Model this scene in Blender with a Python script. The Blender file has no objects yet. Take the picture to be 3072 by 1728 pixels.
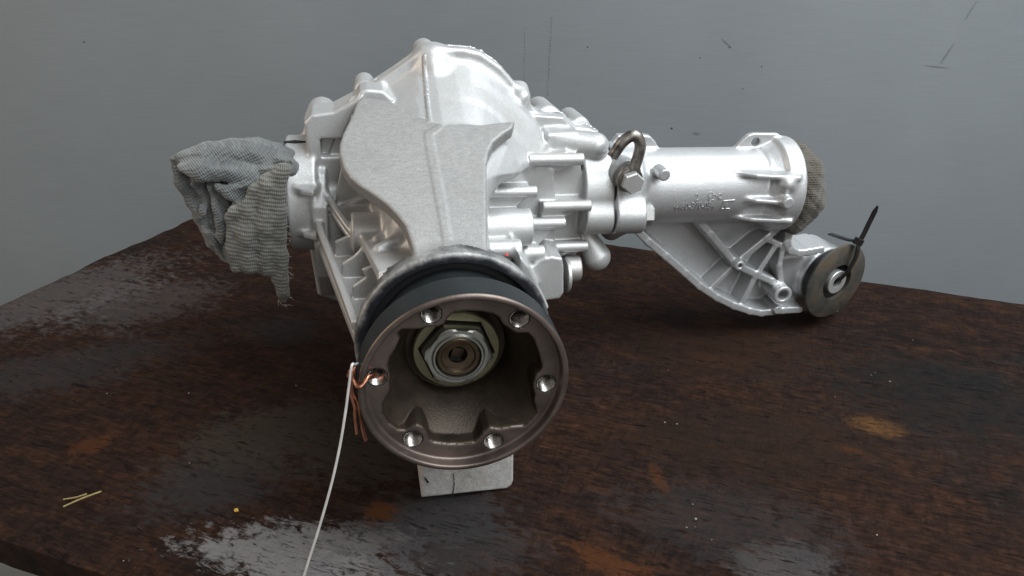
import bpy, bmesh, math, random
import numpy as np
from mathutils import Vector, Matrix, Euler, noise as mnoise

random.seed(7)
rng = np.random.default_rng(7)
scene = bpy.context.scene
COL = scene.collection

# ------------------------------------------------------------------ camera
cam_d = bpy.data.cameras.new('camera')
cam_d.sensor_width = 36.0
cam_d.lens = 26.95
cam_d.clip_start = 0.01
cam_d.clip_end = 50
cam = bpy.data.objects.new('camera', cam_d)
COL.objects.link(cam)
cam.location = (0, 0, 0.3445)
cam.rotation_euler = (math.radians(90 - 28.3), 0, 0)
scene.camera = cam

# ------------------------------------------------------------------ world (dim room light)
world = bpy.data.worlds.new('World')
scene.world = world
world.use_nodes = True
wb = world.node_tree.nodes['Background']
wb.inputs[0].default_value = (1.0, 0.93, 0.86, 1)
wb.inputs[1].default_value = 0.17

# ------------------------------------------------------------------ lamps
def area(name, loc, target, sx, sy, power, col):
    l = bpy.data.lights.new(name, 'AREA')
    l.shape = 'RECTANGLE'; l.size = sx; l.size_y = sy
    l.energy = power; l.color = col
    o = bpy.data.objects.new(name, l); COL.objects.link(o)
    o.location = loc
    d = Vector(target) - Vector(loc)
    o.rotation_euler = d.to_track_quat('-Z', 'Y').to_euler()
    return o
area('window_light', (0.85, 0.16, 1.40), (0.10, 0.52, 0.10), 1.5, 1.2, 46.0, (0.90, 0.96, 1.0))
area('doorway_light', (0.75, -0.90, 0.90), (0.05, 0.5, 0.10), 1.0, 1.0, 8.0, (0.95, 0.98, 1.0))
area('room_light', (-1.35, 0.25, 0.75), (0, 0.50, 0.1), 0.8, 1.0, 7.0, (1.0, 0.84, 0.68))

scene.view_settings.view_transform = 'Standard'
scene.view_settings.look = 'None'
scene.view_settings.exposure = 0.0
scene.view_settings.gamma = 1.0
scene.cycles.use_denoising = True
scene.cycles.max_bounces = 6
scene.cycles.diffuse_bounces = 3
scene.cycles.glossy_bounces = 4
scene.cycles.transmission_bounces = 2
scene.cycles.caustics_reflective = False
scene.cycles.caustics_refractive = False

# ------------------------------------------------------------------ materials
def newmat(name):
    m = bpy.data.materials.new(name); m.use_nodes = True
    nt = m.node_tree
    return m, nt, nt.nodes['Principled BSDF'], nt.nodes, nt.links

def nd(nt, kind, **kw):
    n = nt.nodes.new(kind)
    for k, v in kw.items():
        if k in n.inputs: n.inputs[k].default_value = v
        else: setattr(n, k, v)
    return n

def objco(nt):
    return nt.nodes.new('ShaderNodeTexCoord').outputs['Object']

def noise(nt, co, scale, detail=4, rough=0.55, dist=0.0):
    n = nd(nt, 'ShaderNodeTexNoise', Scale=scale, Detail=detail, Roughness=rough, Distortion=dist)
    nt.links.new(co, n.inputs['Vector'])
    return n.outputs['Fac']

def ramp(nt, fac, stops):
    r = nt.nodes.new('ShaderNodeValToRGB')
    els = r.color_ramp.elements
    while len(els) < len(stops): els.new(0.5)
    for e, (p, c) in zip(els, stops):
        e.position = p
        e.color = (c, c, c, 1) if not isinstance(c, tuple) else (*c, 1)
    nt.links.new(fac, r.inputs[0])
    return r.outputs[0]

def mixc(nt, fac, a, b, mode='MIX'):
    n = nt.nodes.new('ShaderNodeMix'); n.data_type = 'RGBA'; n.blend_type = mode
    for sock, v in ((n.inputs[0], fac), (n.inputs[6], a), (n.inputs[7], b)):
        if isinstance(v, (int, float)): sock.default_value = v
        elif isinstance(v, tuple): sock.default_value = (*v, 1)
        else: nt.links.new(v, sock)
    return n.outputs[2]

def mth(nt, op, a, b=None, c=None):
    n = nt.nodes.new('ShaderNodeMath'); n.operation = op
    for i, v in enumerate((a, b, c)):
        if v is None: continue
        if isinstance(v, (int, float)): n.inputs[i].default_value = v
        else: nt.links.new(v, n.inputs[i])
    return n.outputs[0]

def bump(nt, b, h, strength, dist):
    n = nd(nt, 'ShaderNodeBump', Strength=strength, Distance=dist)
    nt.links.new(h, n.inputs['Height'])
    nt.links.new(n.outputs[0], b.inputs['Normal'])
    return n

def scaled(nt, co, s, rot=(0, 0, 0)):
    m = nd(nt, 'ShaderNodeMapping')
    m.inputs['Scale'].default_value = s
    m.inputs['Rotation'].default_value = rot
    nt.links.new(co, m.inputs['Vector'])
    return m.outputs[0]

def mat_silver(name, base=(0.62, 0.62, 0.615), dirt=(0.36, 0.32, 0.27), dirt_amt=0.40, metal=0.48, rough=0.43, grain=0.25, mott=0.0):
    m, nt, b, N, L = newmat(name)
    co = objco(nt)
    n1 = noise(nt, co, 35, 5, 0.6)
    n2 = noise(nt, co, 1000, 3, 0.6)
    d = ramp(nt, n1, [(0.50, 0.0), (0.78, 1.0)])
    d = mth(nt, 'MULTIPLY', d, dirt_amt)
    col = mixc(nt, d, base, dirt)
    blot = ramp(nt, noise(nt, co, 12, 5, 0.6), [(0.35, 0.90), (0.68, 1.03)])
    col = mixc(nt, 1.0, col, blot, 'MULTIPLY')
    if mott > 0:
        mo = noise(nt, scaled(nt, co, (1.0, 2.2, 1.0)), 260, 5, 0.7)
        col = mixc(nt, 1.0, col, ramp(nt, mo, [(0.34, 1 - mott), (0.64, 1 + mott * .4)]), 'MULTIPLY')
    sp = ramp(nt, n2, [(0.35, 0.88), (0.65, 1.03)])
    col = mixc(nt, 1.0, col, sp, 'MULTIPLY')
    L.new(col, b.inputs['Base Color'])
    b.inputs['Metallic'].default_value = metal
    r = mth(nt, 'MULTIPLY_ADD', n1, 0.22, rough - 0.11)
    L.new(r, b.inputs['Roughness'])
    h = mth(nt, 'ADD', mth(nt, 'MULTIPLY', noise(nt, co, 1100, 2, 0.6), 0.8), mth(nt, 'MULTIPLY', noise(nt, co, 170, 3, 0.5), 0.35))
    bump(nt, b, h, grain * 1.5, 0.0006)
    return m

M_SILVER = mat_silver('silver_paint_cast_aluminium')
M_PLATE = mat_silver('dull_cast_aluminium', base=(0.37, 0.365, 0.355), dirt=(0.27, 0.255, 0.24), dirt_amt=0.5, metal=0.35, rough=0.55, grain=0.35, mott=0.15)
M_TUBE = mat_silver('bright_silver_paint', base=(0.62, 0.625, 0.63), dirt=(0.36, 0.31, 0.26), dirt_amt=0.28, metal=0.55, rough=0.40, grain=0.22)
M_FOOT = mat_silver('dull_grey_cast_metal', base=(0.60, 0.585, 0.56), dirt=(0.34, 0.31, 0.28), dirt_amt=0.6, metal=0.2, rough=0.6, grain=0.5, mott=0.22)

M_WEB = mat_silver('thin_silver_overspray', base=(0.60, 0.605, 0.61), dirt=(0.10, 0.10, 0.105), dirt_amt=0.55, metal=0.55, rough=0.42, grain=0.5)

def mat_stained_ring():
    m, nt, b, N, L = newmat('silver_paint_stained_black')
    co = objco(nt)
    n1 = noise(nt, co, 30, 6, 0.65); n2 = noise(nt, co, 420, 3, 0.6)
    sep = nd(nt, 'ShaderNodeSeparateXYZ'); L.new(co, sep.inputs[0])
    x = mth(nt, 'ADD', sep.outputs[0], 0.010); z = mth(nt, 'ADD', sep.outputs[2], -0.118)
    r = mth(nt, 'SQRT', mth(nt, 'ADD', mth(nt, 'MULTIPLY', x, x), mth(nt, 'MULTIPLY', z, z)))
    r = mth(nt, 'MULTIPLY_ADD', mth(nt, 'SUBTRACT', n1, 0.5), 0.018, r)
    mr = nd(nt, 'ShaderNodeMapRange'); mr.interpolation_type = 'SMOOTHSTEP'
    L.new(r, mr.inputs['Value']); mr.inputs['From Min'].default_value = 0.0560; mr.inputs['From Max'].default_value = 0.0500
    col = mixc(nt, mr.outputs[0], (0.46, 0.455, 0.445), (0.030, 0.030, 0.036))
    col = mixc(nt, 1.0, col, ramp(nt, n2, [(0.35, 0.75), (0.65, 1.0)]), 'MULTIPLY')
    L.new(col, b.inputs['Base Color'])
    b.inputs['Metallic'].default_value = 0.4
    b.inputs['Roughness'].default_value = 0.45
    bump(nt, b, noise(nt, co, 600, 3), 0.3, 0.0006)
    return m
M_RING = mat_stained_ring()

def mat_plain(name, col, metal=0.0, rough=0.5, var=0.3, scale=60, grain=0.2, spec=None):
    m, nt, b, N, L = newmat(name)
    co = objco(nt)
    n1 = noise(nt, co, scale, 5, 0.6)
    dark = tuple(c * (1 - var) for c in col); lite = tuple(min(1, c * (1 + var)) for c in col)
    L.new(ramp(nt, n1, [(0.3, dark), (0.7, lite)]), b.inputs['Base Color'])
    b.inputs['Metallic'].default_value = metal
    L.new(mth(nt, 'MULTIPLY_ADD', n1, 0.25, rough - 0.12), b.inputs['Roughness'])
    bump(nt, b, noise(nt, co, scale * 12, 3), grain, 0.0004)
    return m

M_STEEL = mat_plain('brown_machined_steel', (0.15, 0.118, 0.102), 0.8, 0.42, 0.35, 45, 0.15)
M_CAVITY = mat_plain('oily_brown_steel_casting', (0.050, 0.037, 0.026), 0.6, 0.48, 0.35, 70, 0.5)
M_BLACKSTEEL = mat_plain('black_oxide_steel', (0.022, 0.026, 0.028), 0.4, 0.42, 0.3, 50, 0.1)
M_NUT = mat_plain('grey_plated_steel', (0.42, 0.42, 0.39), 0.9, 0.32, 0.2, 90, 0.2)
M_ZINC = mat_plain('yellow_zinc_steel', (0.27, 0.25, 0.155), 0.85, 0.40, 0.2, 80, 0.15)
M_SHAFT = mat_plain('oily_bronze_shaft_end', (0.13, 0.095, 0.062), 0.8, 0.38, 0.35, 120, 0.2)
M_THREAD = mat_plain('bright_cut_thread', (0.50, 0.47, 0.44), 1.0, 0.25, 0.3, 200, 0.1)
M_DARK = mat_plain('black_gap', (0.010, 0.010, 0.010), 0.0, 0.7, 0.2, 60, 0.1)
M_RUBBER = mat_plain('black_rubber', (0.014, 0.014, 0.016), 0.0, 0.55, 0.3, 80, 0.3)
M_PIPE = mat_plain('tarnished_steel_pipe', (0.27, 0.245, 0.225), 0.85, 0.36, 0.75, 130, 0.25)
M_BOLT = mat_silver('silver_painted_bolt', base=(0.60, 0.60, 0.585), dirt=(0.28, 0.22, 0.16), dirt_amt=0.3, metal=0.6, rough=0.42, grain=0.2)
M_COPPER = mat_plain('copper_wire', (0.62, 0.27, 0.17), 1.0, 0.30, 0.25, 150, 0.1)
M_PLASTIC = mat_plain('black_nylon', (0.018, 0.016, 0.015), 0.0, 0.36, 0.3, 150, 0.15)
M_CORD = mat_plain('pale_wire', (0.62, 0.60, 0.58), 0.3, 0.4, 0.12, 150, 0.05)
M_STRAW = mat_plain('dry_straw', (0.30, 0.235, 0.095), 0.0, 0.7, 0.25, 300, 0.1)
M_STRAW2 = mat_plain('frayed_cotton', (0.24, 0.21, 0.17), 0.0, 0.9, 0.3, 300, 0.1)
M_CRUMB = mat_plain('pale_crumb', (0.30, 0.27, 0.23), 0.0, 0.8, 0.3, 300, 0.1)
M_YELLOWCRUMB = mat_plain('yellow_crumb', (0.60, 0.36, 0.06), 0.0, 0.7, 0.2, 300, 0.1)
M_SEAL = mat_silver('silver_sealant', base=(0.62, 0.62, 0.60), dirt_amt=0.3, metal=0.5, rough=0.35, grain=0.4)
M_RED = mat_plain('red_paint_dot', (0.45, 0.02, 0.03), 0.0, 0.5, 0.1, 60, 0.0)

def mat_disc():
    m, nt, b, N, L = newmat('corroded_bushing_plate')
    co = objco(nt)
    n1 = noise(nt, co, 45, 6, 0.65); n2 = noise(nt, co, 110, 5, 0.7)
    col = ramp(nt, n1, [(0.30, (0.055, 0.055, 0.050)), (0.50, (0.100, 0.096, 0.084)), (0.64, (0.150, 0.115, 0.080)), (0.75, (0.085, 0.086, 0.082))])
    f = ramp(nt, n2, [(0.62, 0.0), (0.70, 1.0)])
    col = mixc(nt, f, col, (0.26, 0.26, 0.26))
    L.new(col, b.inputs['Base Color'])
    b.inputs['Metallic'].default_value = 0.45
    L.new(ramp(nt, n2, [(0.3, 0.55), (0.7, 0.32)]), b.inputs['Roughness'])
    bump(nt, b, n2, 0.5, 0.0010)
    return m
M_DISC = mat_disc()

def mat_knit(name, c1, c2, sx, sy, stain):
    m, nt, b, N, L = newmat(name)
    uv = nt.nodes.new('ShaderNodeUVMap').outputs[0]
    co = objco(nt)
    wob = nd(nt, 'ShaderNodeTexNoise', Scale=60.0, Detail=3.0)
    L.new(co, wob.inputs['Vector'])
    add = nd(nt, 'ShaderNodeVectorMath'); add.operation = 'MULTIPLY_ADD'
    L.new(wob.outputs['Color'], add.inputs[0]); add.inputs[1].default_value = (0.0011, 0.0011, 0.0011)
    L.new(uv, add.inputs[2])
    uvw = add.outputs[0]
    w1 = nd(nt, 'ShaderNodeTexWave', Scale=sx); w1.wave_type = 'BANDS'; w1.bands_direction = 'Y'
    w2 = nd(nt, 'ShaderNodeTexWave', Scale=sy); w2.wave_type = 'BANDS'; w2.bands_direction = 'X'
    for w in (w1, w2): L.new(uvw, w.inputs['Vector'])
    h = mth(nt, 'MULTIPLY_ADD', w2.outputs['Fac'], 0.45, mth(nt, 'MULTIPLY', w1.outputs['Fac'], 0.75))
    h = mth(nt, 'ADD', h, mth(nt, 'MULTIPLY', noise(nt, co, 900, 3), 0.7))
    n1 = noise(nt, co, 30, 5, 0.6)
    col = mixc(nt, ramp(nt, n1, [(0.35, 0.0), (0.65, 1.0)]), c1, c2)
    col = mixc(nt, ramp(nt, noise(nt, co, 14, 4), [(0.48, 0.0), (0.70, 0.75)]), col, stain)
    col = mixc(nt, 1.0, col, ramp(nt, h, [(0.25, 0.78), (1.1, 1.0)]), 'MULTIPLY')
    L.new(col, b.inputs['Base Color'])
    b.inputs['Roughness'].default_value = 0.95
    b.inputs['Sheen Weight'].default_value = 0.25
    b.inputs['Specular IOR Level'].default_value = 0.15
    bump(nt, b, h, 0.55, 0.0011)
    return m
M_KNIT = mat_knit('grey_knit_fabric', (0.120, 0.126, 0.128), (0.185, 0.190, 0.188), 165.0, 200.0, (0.12, 0.118, 0.110))
M_CUFF = mat_knit('grey_ribbed_fabric', (0.125, 0.122, 0.110), (0.19, 0.185, 0.168), 118.0, 260.0, (0.065, 0.055, 0.043))
M_KNITB = mat_knit('brown_grey_knit_fabric', (0.085, 0.076, 0.062), (0.14, 0.125, 0.10), 170.0, 200.0, (0.07, 0.06, 0.045))

def stain_mask(nt, co, cx, cy, rx, ry, ang, nz, soft=0.35, amp=3.0):
    """an uneven blot on the board, in metres"""
    m = nd(nt, 'ShaderNodeMapping'); m.vector_type = 'TEXTURE'
    m.inputs['Location'].default_value = (cx, cy, 0)
    m.inputs['Rotation'].default_value = (0, 0, ang)
    m.inputs['Scale'].default_value = (rx, ry, 1)
    nt.links.new(co, m.inputs['Vector'])
    ln = nd(nt, 'ShaderNodeVectorMath'); ln.operation = 'LENGTH'
    nt.links.new(m.outputs[0], ln.inputs[0])
    d = mth(nt, 'ADD', ln.outputs['Value'], mth(nt, 'MULTIPLY', mth(nt, 'SUBTRACT', nz, 0.5), -2.0 * amp))
    mr = nd(nt, 'ShaderNodeMapRange'); mr.interpolation_type = 'SMOOTHSTEP'
    nt.links.new(d, mr.inputs['Value'])
    mr.inputs['From Min'].default_value = 1.0 + soft / 2; mr.inputs['From Max'].default_value = 1.0 - soft / 2
    return mr.outputs[0]

def mat_board():
    m, nt, b, N, L = newmat('oil_soaked_wood_board')
    co = objco(nt)
    GA = math.radians(-20)                                   # the fibres run along the long edge
    gr = scaled(nt, co, (1.0, 1.0, 1.0), (0, 0, -GA))
    big = noise(nt, co, 6.5, 6, 0.62, 0.4)
    med = noise(nt, scaled(nt, gr, (1.0, 2.4, 1.0)), 24, 7, 0.68, 0.6)
    fib = noise(nt, scaled(nt, gr, (1.0, 7.0, 1.0)), 60, 6, 0.72, 0.4)
    fib2 = noise(nt, scaled(nt, gr, (8.0, 1.3, 1.0)), 42, 5, 0.7, 0.3)
    fine = noise(nt, co, 420, 4, 0.65)
    spk = noise(nt, co, 150, 5, 0.7)
    col = ramp(nt, big, [(0.30, (0.0085, 0.0048, 0.0040)), (0.47, (0.0190, 0.0092, 0.0066)), (0.60, (0.0270, 0.0125, 0.0080)), (0.74, (0.0185, 0.0122, 0.0105))])
    col = mixc(nt, ramp(nt, med, [(0.44, 0.0), (0.68, 0.85)]), col, (0.042, 0.0175, 0.0088))
    col = mixc(nt, ramp(nt, noise(nt, co, 11, 6, 0.65), [(0.54, 0.0), (0.68, 0.6)]), col, (0.0140, 0.0135, 0.0138))
    col = mixc(nt, 1.0, col, ramp(nt, fib, [(0.34, 0.50), (0.50, 0.95), (0.66, 1.55)]), 'MULTIPLY')
    col = mixc(nt, 1.0, col, ramp(nt, fib2, [(0.34, 0.82), (0.62, 1.12)]), 'MULTIPLY')
    col = mixc(nt, 1.0, col, ramp(nt, spk, [(0.36, 0.60), (0.62, 1.25)]), 'MULTIPLY')
    # worn orange spots
    sp = ramp(nt, noise(nt, scaled(nt, gr, (1.0, 2.0, 1.0)), 21, 7, 0.68, 0.3), [(0.63, 0.0), (0.76, 0.65)])
    col = mixc(nt, sp, col, (0.062, 0.025, 0.009))
    edge = noise(nt, scaled(nt, gr, (1.0, 2.2, 1.0)), 75, 9, 0.78, 0.5)
    coarse = noise(nt, co, 20, 5, 0.6)
    nz = mth(nt, 'MULTIPLY_ADD', edge, 0.62, mth(nt, 'MULTIPLY_ADD', coarse, 0.2, mth(nt, 'MULTIPLY', spk, 0.18)))
    cover = None
    for (cx, cy, rx, ry, ang, c, k, soft) in STAINS:
        f = stain_mask(nt, co, cx, cy, rx, ry, math.radians(ang), nz, soft)
        col = mixc(nt, mth(nt, 'MULTIPLY', f, k), col, c)
        cover = mth(nt, 'MULTIPLY', f, k) if cover is None else mth(nt, 'MAXIMUM', cover, mth(nt, 'MULTIPLY', f, k))
    flk = ramp(nt, noise(nt, scaled(nt, gr, (1.0, 4.5, 1.0)), 70, 4, 0.6, 0.8), [(0.30, 1.0), (0.40, 0.0)])
    col = mixc(nt, mth(nt, 'MULTIPLY', flk, 0.8), col, (0.004, 0.003, 0.003))
    # dark splits along the fibres
    sp1 = noise(nt, scaled(nt, gr, (1.0, 16.0, 1.0)), 9, 5, 0.6, 1.2)
    crack = ramp(nt, mth(nt, 'ABSOLUTE', mth(nt, 'SUBTRACT', sp1, 0.5)), [(0.0, 1.0), (0.006, 0.0)])
    crack = mth(nt, 'MULTIPLY', crack, ramp(nt, coarse, [(0.52, 0.0), (0.60, 1.0)]))
    col = mixc(nt, mth(nt, 'MULTIPLY', crack, 0.8), col, (0.004, 0.003, 0.003))
    L.new(col, b.inputs['Base Color'])
    rr = mth(nt, 'MULTIPLY_ADD', big, 0.35, 0.42)
    rr = mth(nt, 'ADD', rr, mth(nt, 'MULTIPLY', spk, 0.30))
    rr = mth(nt, 'MULTIPLY_ADD', cover, 0.25, rr)
    L.new(rr, b.inputs['Roughness'])
    b.inputs['Specular IOR Level'].default_value = 0.11
    h = mth(nt, 'MULTIPLY_ADD', fib, 0.8, mth(nt, 'MULTIPLY', fine, 0.40))
    h = mth(nt, 'ADD', h, mth(nt, 'MULTIPLY', edge, 0.7))
    h = mth(nt, 'ADD', h, mth(nt, 'MULTIPLY', fib2, 0.6))
    h = mth(nt, 'ADD', h, mth(nt, 'MULTIPLY', spk, 0.6))
    h = mth(nt, 'SUBTRACT', h, mth(nt, 'MULTIPLY', crack, 0.8))
    h = mth(nt, 'SUBTRACT', h, mth(nt, 'MULTIPLY', flk, 0.7))
    bump(nt, b, h, 0.75, 0.0022)
    return m

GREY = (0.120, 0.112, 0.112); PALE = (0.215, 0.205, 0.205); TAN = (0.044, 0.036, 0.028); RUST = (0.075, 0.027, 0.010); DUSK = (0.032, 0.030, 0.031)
_st = [
    # px centre                 rx    ry   ang  colour k soft
    ([(-121.4,316.9)][0], .058, .020, -8, PALE, .75, 0.55),
    ([(-70.5,332.2)][0], .040, .016, 12, GREY, .70, 0.61),
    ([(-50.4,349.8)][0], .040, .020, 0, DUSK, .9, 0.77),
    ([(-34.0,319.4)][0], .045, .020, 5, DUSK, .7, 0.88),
    ([(156.2,309.6)][0], .026, .016, 10, GREY, .45, 0.77),
    ([(134.3,342.9)][0], .070, .030, -15, DUSK, .5, 0.88),
    ([(-430.6,626.0)][0], .095, .050, 40, GREY, .45, 0.77),
    ([(-341.3,613.4)][0], .060, .040, 30, GREY, .30, 0.88),
    ([(-362.7,503.0)][0], .090, .030, 25, DUSK, .6, 0.88),
    ([(-193.2,377.8)][0], .045, .026, 20, DUSK, .75, 0.88),
    ([(-168.3,428.6)][0], .055, .030, 30, TAN, .8, 0.88),
    ([(-102.6,408.9)][0], .050, .032, 0, TAN, .9, 0.88),
    ([(-199.6,563.6)][0], .030, .022, 0, DUSK, .6, 0.88),
    ([(-80.2,350.6)][0], .010, .009, 0, RUST, .9, 0.66),
    ([(259.5,434.2)][0], .017, .010, -25, (0.13, 0.06, 0.022), .85, 0.66),
    ([(230.7,408.9)][0], .008, .003, -20, RUST, .8, 0.66),
    ([(57.6,309.6)][0], .028, .008, -28, RUST, .75, 0.66),
    ([(95.2,380.9)][0], .004, .014, 10, RUST, .6, 0.66),
    ([(172.6,537.1)][0], .075, .035, 0, (0.028, 0.0145, 0.009), .6, 0.88),
    ([(167.2,417.7)][0], .080, .040, 0, (0.024, 0.0145, 0.010), .6, 0.88),
    ([(-290.6,414.2)][0], .014, .010, 30, RUST, .6, 0.66),
    ([(331.1,467.8)][0], .090, .050, -20, (0.012, 0.013, 0.0135), .7, 0.88),
]
STAINS = [(p[0] / 1000, p[1] / 1000, *rest) for (p, *rest) in _st]
M_BOARD = mat_board()

def mat_wall():
    m, nt, b, N, L = newmat('grey_painted_panel')
    co = objco(nt)
    n1 = noise(nt, co, 3.0, 5, 0.6)
    col = ramp(nt, n1, [(0.3, (0.190, 0.206, 0.217)), (0.7, (0.217, 0.235, 0.246))])
    lines = noise(nt, scaled(nt, co, (6.0, 1.0, 220.0)), 3.0, 3, 0.6)
    fine = noise(nt, co, 700, 2, 0.6)
    col = mixc(nt, 1.0, col, ramp(nt, lines, [(0.3, 0.94), (0.7, 1.03)]), 'MULTIPLY')
    col = mixc(nt, 1.0, col, ramp(nt, fine, [(0.3, 0.93), (0.7, 1.05)]), 'MULTIPLY')
    smudge = ramp(nt, noise(nt, co, 17, 5, 0.65), [(0.66, 0.0), (0.80, 0.35)])
    col = mixc(nt, smudge, col, (0.16, 0.155, 0.145))
    L.new(col, b.inputs['Base Color'])
    L.new(mth(nt, 'MULTIPLY_ADD', n1, 0.2, 0.42), b.inputs['Roughness'])
    b.inputs['Specular IOR Level'].default_value = 0.4
    bump(nt, b, mth(nt, 'ADD', lines, mth(nt, 'MULTIPLY', fine, 0.7)), 0.12, 0.0008)
    return m
M_WALL = mat_wall()
M_FLOOR = mat_plain('grey_concrete', (0.24, 0.245, 0.235), 0.0, 0.8, 0.15, 6, 0.3)

# ------------------------------------------------------------------ scene graph helpers
ORIGIN = Vector((-0.0627, 0.5156, 0.1191))                       # where pinion and axle cross, in metres
FRAME = Matrix.Translation(ORIGIN) @ Euler((0, math.radians(3.0), math.radians(11.1)), 'XYZ').to_matrix().to_4x4()
BASE = Vector((0.010, -0.060, -0.118))         # underside of the unit in its own frame

def tag(o, label=None, cat=None, group=None, kind=None):
    if label: o['label'] = label
    if cat: o['category'] = cat
    if group: o['group'] = group
    if kind: o['kind'] = kind
    return o

def empty(name, loc, rot=(0, 0, 0)):
    o = bpy.data.objects.new(name, None); COL.objects.link(o)
    o.empty_display_size = 0.02
    o.location = loc; o.rotation_euler = rot
    return o

def mesh_obj(name, verts, faces, mat, parent=None, smooth=True, normals=None, sharp=None):
    me = bpy.data.meshes.new(name)
    me.from_pydata([tuple(v) for v in verts] if not isinstance(verts, np.ndarray) else verts.tolist(), [], faces.tolist() if isinstance(faces, np.ndarray) else faces)
    me.materials.append(mat)
    me.update()
    if smooth:
        me.polygons.foreach_set('use_smooth', np.ones(len(me.polygons), dtype=bool))
        if sharp is not None:
            me.set_sharp_from_angle(angle=math.radians(sharp))
    if normals is not None:
        me.normals_split_custom_set_from_vertices(normals.tolist())
    o = bpy.data.objects.new(name, me); COL.objects.link(o)
    if parent is not None: o.parent = parent
    return o

class MB:
    """collects simple solids, in millimetres of the unit's frame (or of the world)"""
    def __init__(s): s.v = []; s.f = []
    def add(s, vs, fs):
        k = len(s.v); s.v += [tuple(v) for v in vs]; s.f += [tuple(i + k for i in f) for f in fs]
        return s
    def lathe(s, prof, p0, axis, n=48, closed=False, ang0=0.0, cap0=True, cap1=True):
        a = Vector(axis).normalized()
        u = a.orthogonal().normalized() if abs(a.z) > 0.9 else Vector((0, 0, 1)).cross(a).normalized()
        w = a.cross(u)
        p0 = Vector(p0); vs = []; m = len(prof)
        for i in range(n):
            t = 2 * math.pi * i / n + ang0
            d = u * math.cos(t) + w * math.sin(t)
            for (r, h) in prof: vs.append(p0 + a * h + d * r)
        fs = []
        for i in range(n):
            j = (i + 1) % n
            for k in range(m - 1 if not closed else m):
                k2 = (k + 1) % m
                fs.append((i * m + k, j * m + k, j * m + k2, i * m + k2))
        if not closed:
            if cap0 and prof[0][0] > 1e-6: fs.append(tuple(i * m for i in range(n))[::-1])
            if cap1 and prof[-1][0] > 1e-6: fs.append(tuple(i * m + m - 1 for i in range(n)))
        return s.add(vs, fs)
    def tube(s, pts, rad, n=12, caps=True, flat=None, upv=None):
        pts = [Vector(p) for p in pts]; m = len(pts)
        rad = rad if isinstance(rad, (list, tuple)) else [rad] * m
        vs = []; nrm = None
        for i, p in enumerate(pts):
            t = (pts[min(i + 1, m - 1)] - pts[max(i - 1, 0)]).normalized()
            if nrm is None:
                nrm = (Vector(upv) if upv is not None else t.orthogonal())
            nrm = (nrm - t * nrm.dot(t)).normalized()
            bi = t.cross(nrm)
            if flat is None:
                for k in range(n):
                    a = 2 * math.pi * k / n
                    vs.append(p + (nrm * math.cos(a) + bi * math.sin(a)) * rad[i])
            else:
                w, h = flat
                sc = rad[i]
                for (x, y) in ((w, h), (-w, h), (-w, -h), (w, -h)): vs.append(p + (nrm * y + bi * x) * sc)
        n = n if flat is None else 4
        fs = []
        for i in range(m - 1):
            for k in range(n):
                k2 = (k + 1) % n
                fs.append((i * n + k, i * n + k2, (i + 1) * n + k2, (i + 1) * n + k))
        if caps:
            fs.append(tuple(range(n))[::-1]); fs.append(tuple((m - 1) * n + k for k in range(n)))
        return s.add(vs, fs)
    def prism(s, poly, o, u, v, w, h, inset=0.0, bev=0.0):
        """poly in (u,v) extruded along w by h with a small chamfer"""
        o = Vector(o); u = Vector(u); v = Vector(v); w = Vector(w)
        cx = sum(p[0] for p in poly) / len(poly); cy = sum(p[1] for p in poly) / len(poly)
        def ring(off, z):
            out = []
            for (x, y) in poly:
                d = math.hypot(x - cx, y - cy) or 1
                k = 1 - off / d
                out.append(o + u * (cx + (x - cx) * k) + v * (cy + (y - cy) * k) + w * z)
            return out
        lv = [ring(bev, 0), ring(0, bev), ring(0, h - bev), ring(bev, h)] if bev > 0 else [ring(0, 0), ring(0, h)]
        n = len(poly); vs = [q for r in lv for q in r]; fs = []
        for i in range(len(lv) - 1):
            for k in range(n):
                k2 = (k + 1) % n
                fs.append((i * n + k, i * n + k2, (i + 1) * n + k2, (i + 1) * n + k))
        fs.append(tuple(range(n))[::-1]); fs.append(tuple((len(lv) - 1) * n + k for k in range(n)))
        return s.add(vs, fs)
    def part(s, name, mat, parent, sharp=35):
        """a part of the unit"""
        v = np.array(s.v, float) * 0.001 - np.array(BASE)
        return mesh_obj(name, v, s.f, mat, parent, True, None, sharp)
    def thing(s, name, mat, frame=True, sharp=40):
        """a thing of its own, its origin at its lowest point"""
        v = np.array(s.v, float) * 0.001
        if frame:
            R = np.array(FRAME.to_3x3()); v = v @ R.T + np.array(ORIGIN)
        o = np.array([v[:, 0].mean(), v[:, 1].mean(), v[:, 2].min()])
        ob = mesh_obj(name, v - o, s.f, mat, None, True, None, sharp)
        ob.location = o
        return ob

def hexagon(r, rot=0.0):
    return [(r * math.cos(math.radians(60 * k + rot)), r * math.sin(math.radians(60 * k + rot))) for k in range(6)]

def spline(pts, n=8):
    """Catmull-Rom through pts"""
    P = [Vector(p) for p in pts]; P = [P[0] * 2 - P[1]] + P + [P[-1] * 2 - P[-2]]
    out = []
    for i in range(1, len(P) - 2):
        for k in range(n):
            t = k / n
            a, b, c, d = P[i - 1], P[i], P[i + 1], P[i + 2]
            out.append(0.5 * ((2 * b) + (c - a) * t + (2 * a - 5 * b + 4 * c - d) * t * t + (3 * b - a - 3 * c + d) * t ** 3))
    out.append(P[-2]); return out

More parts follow.
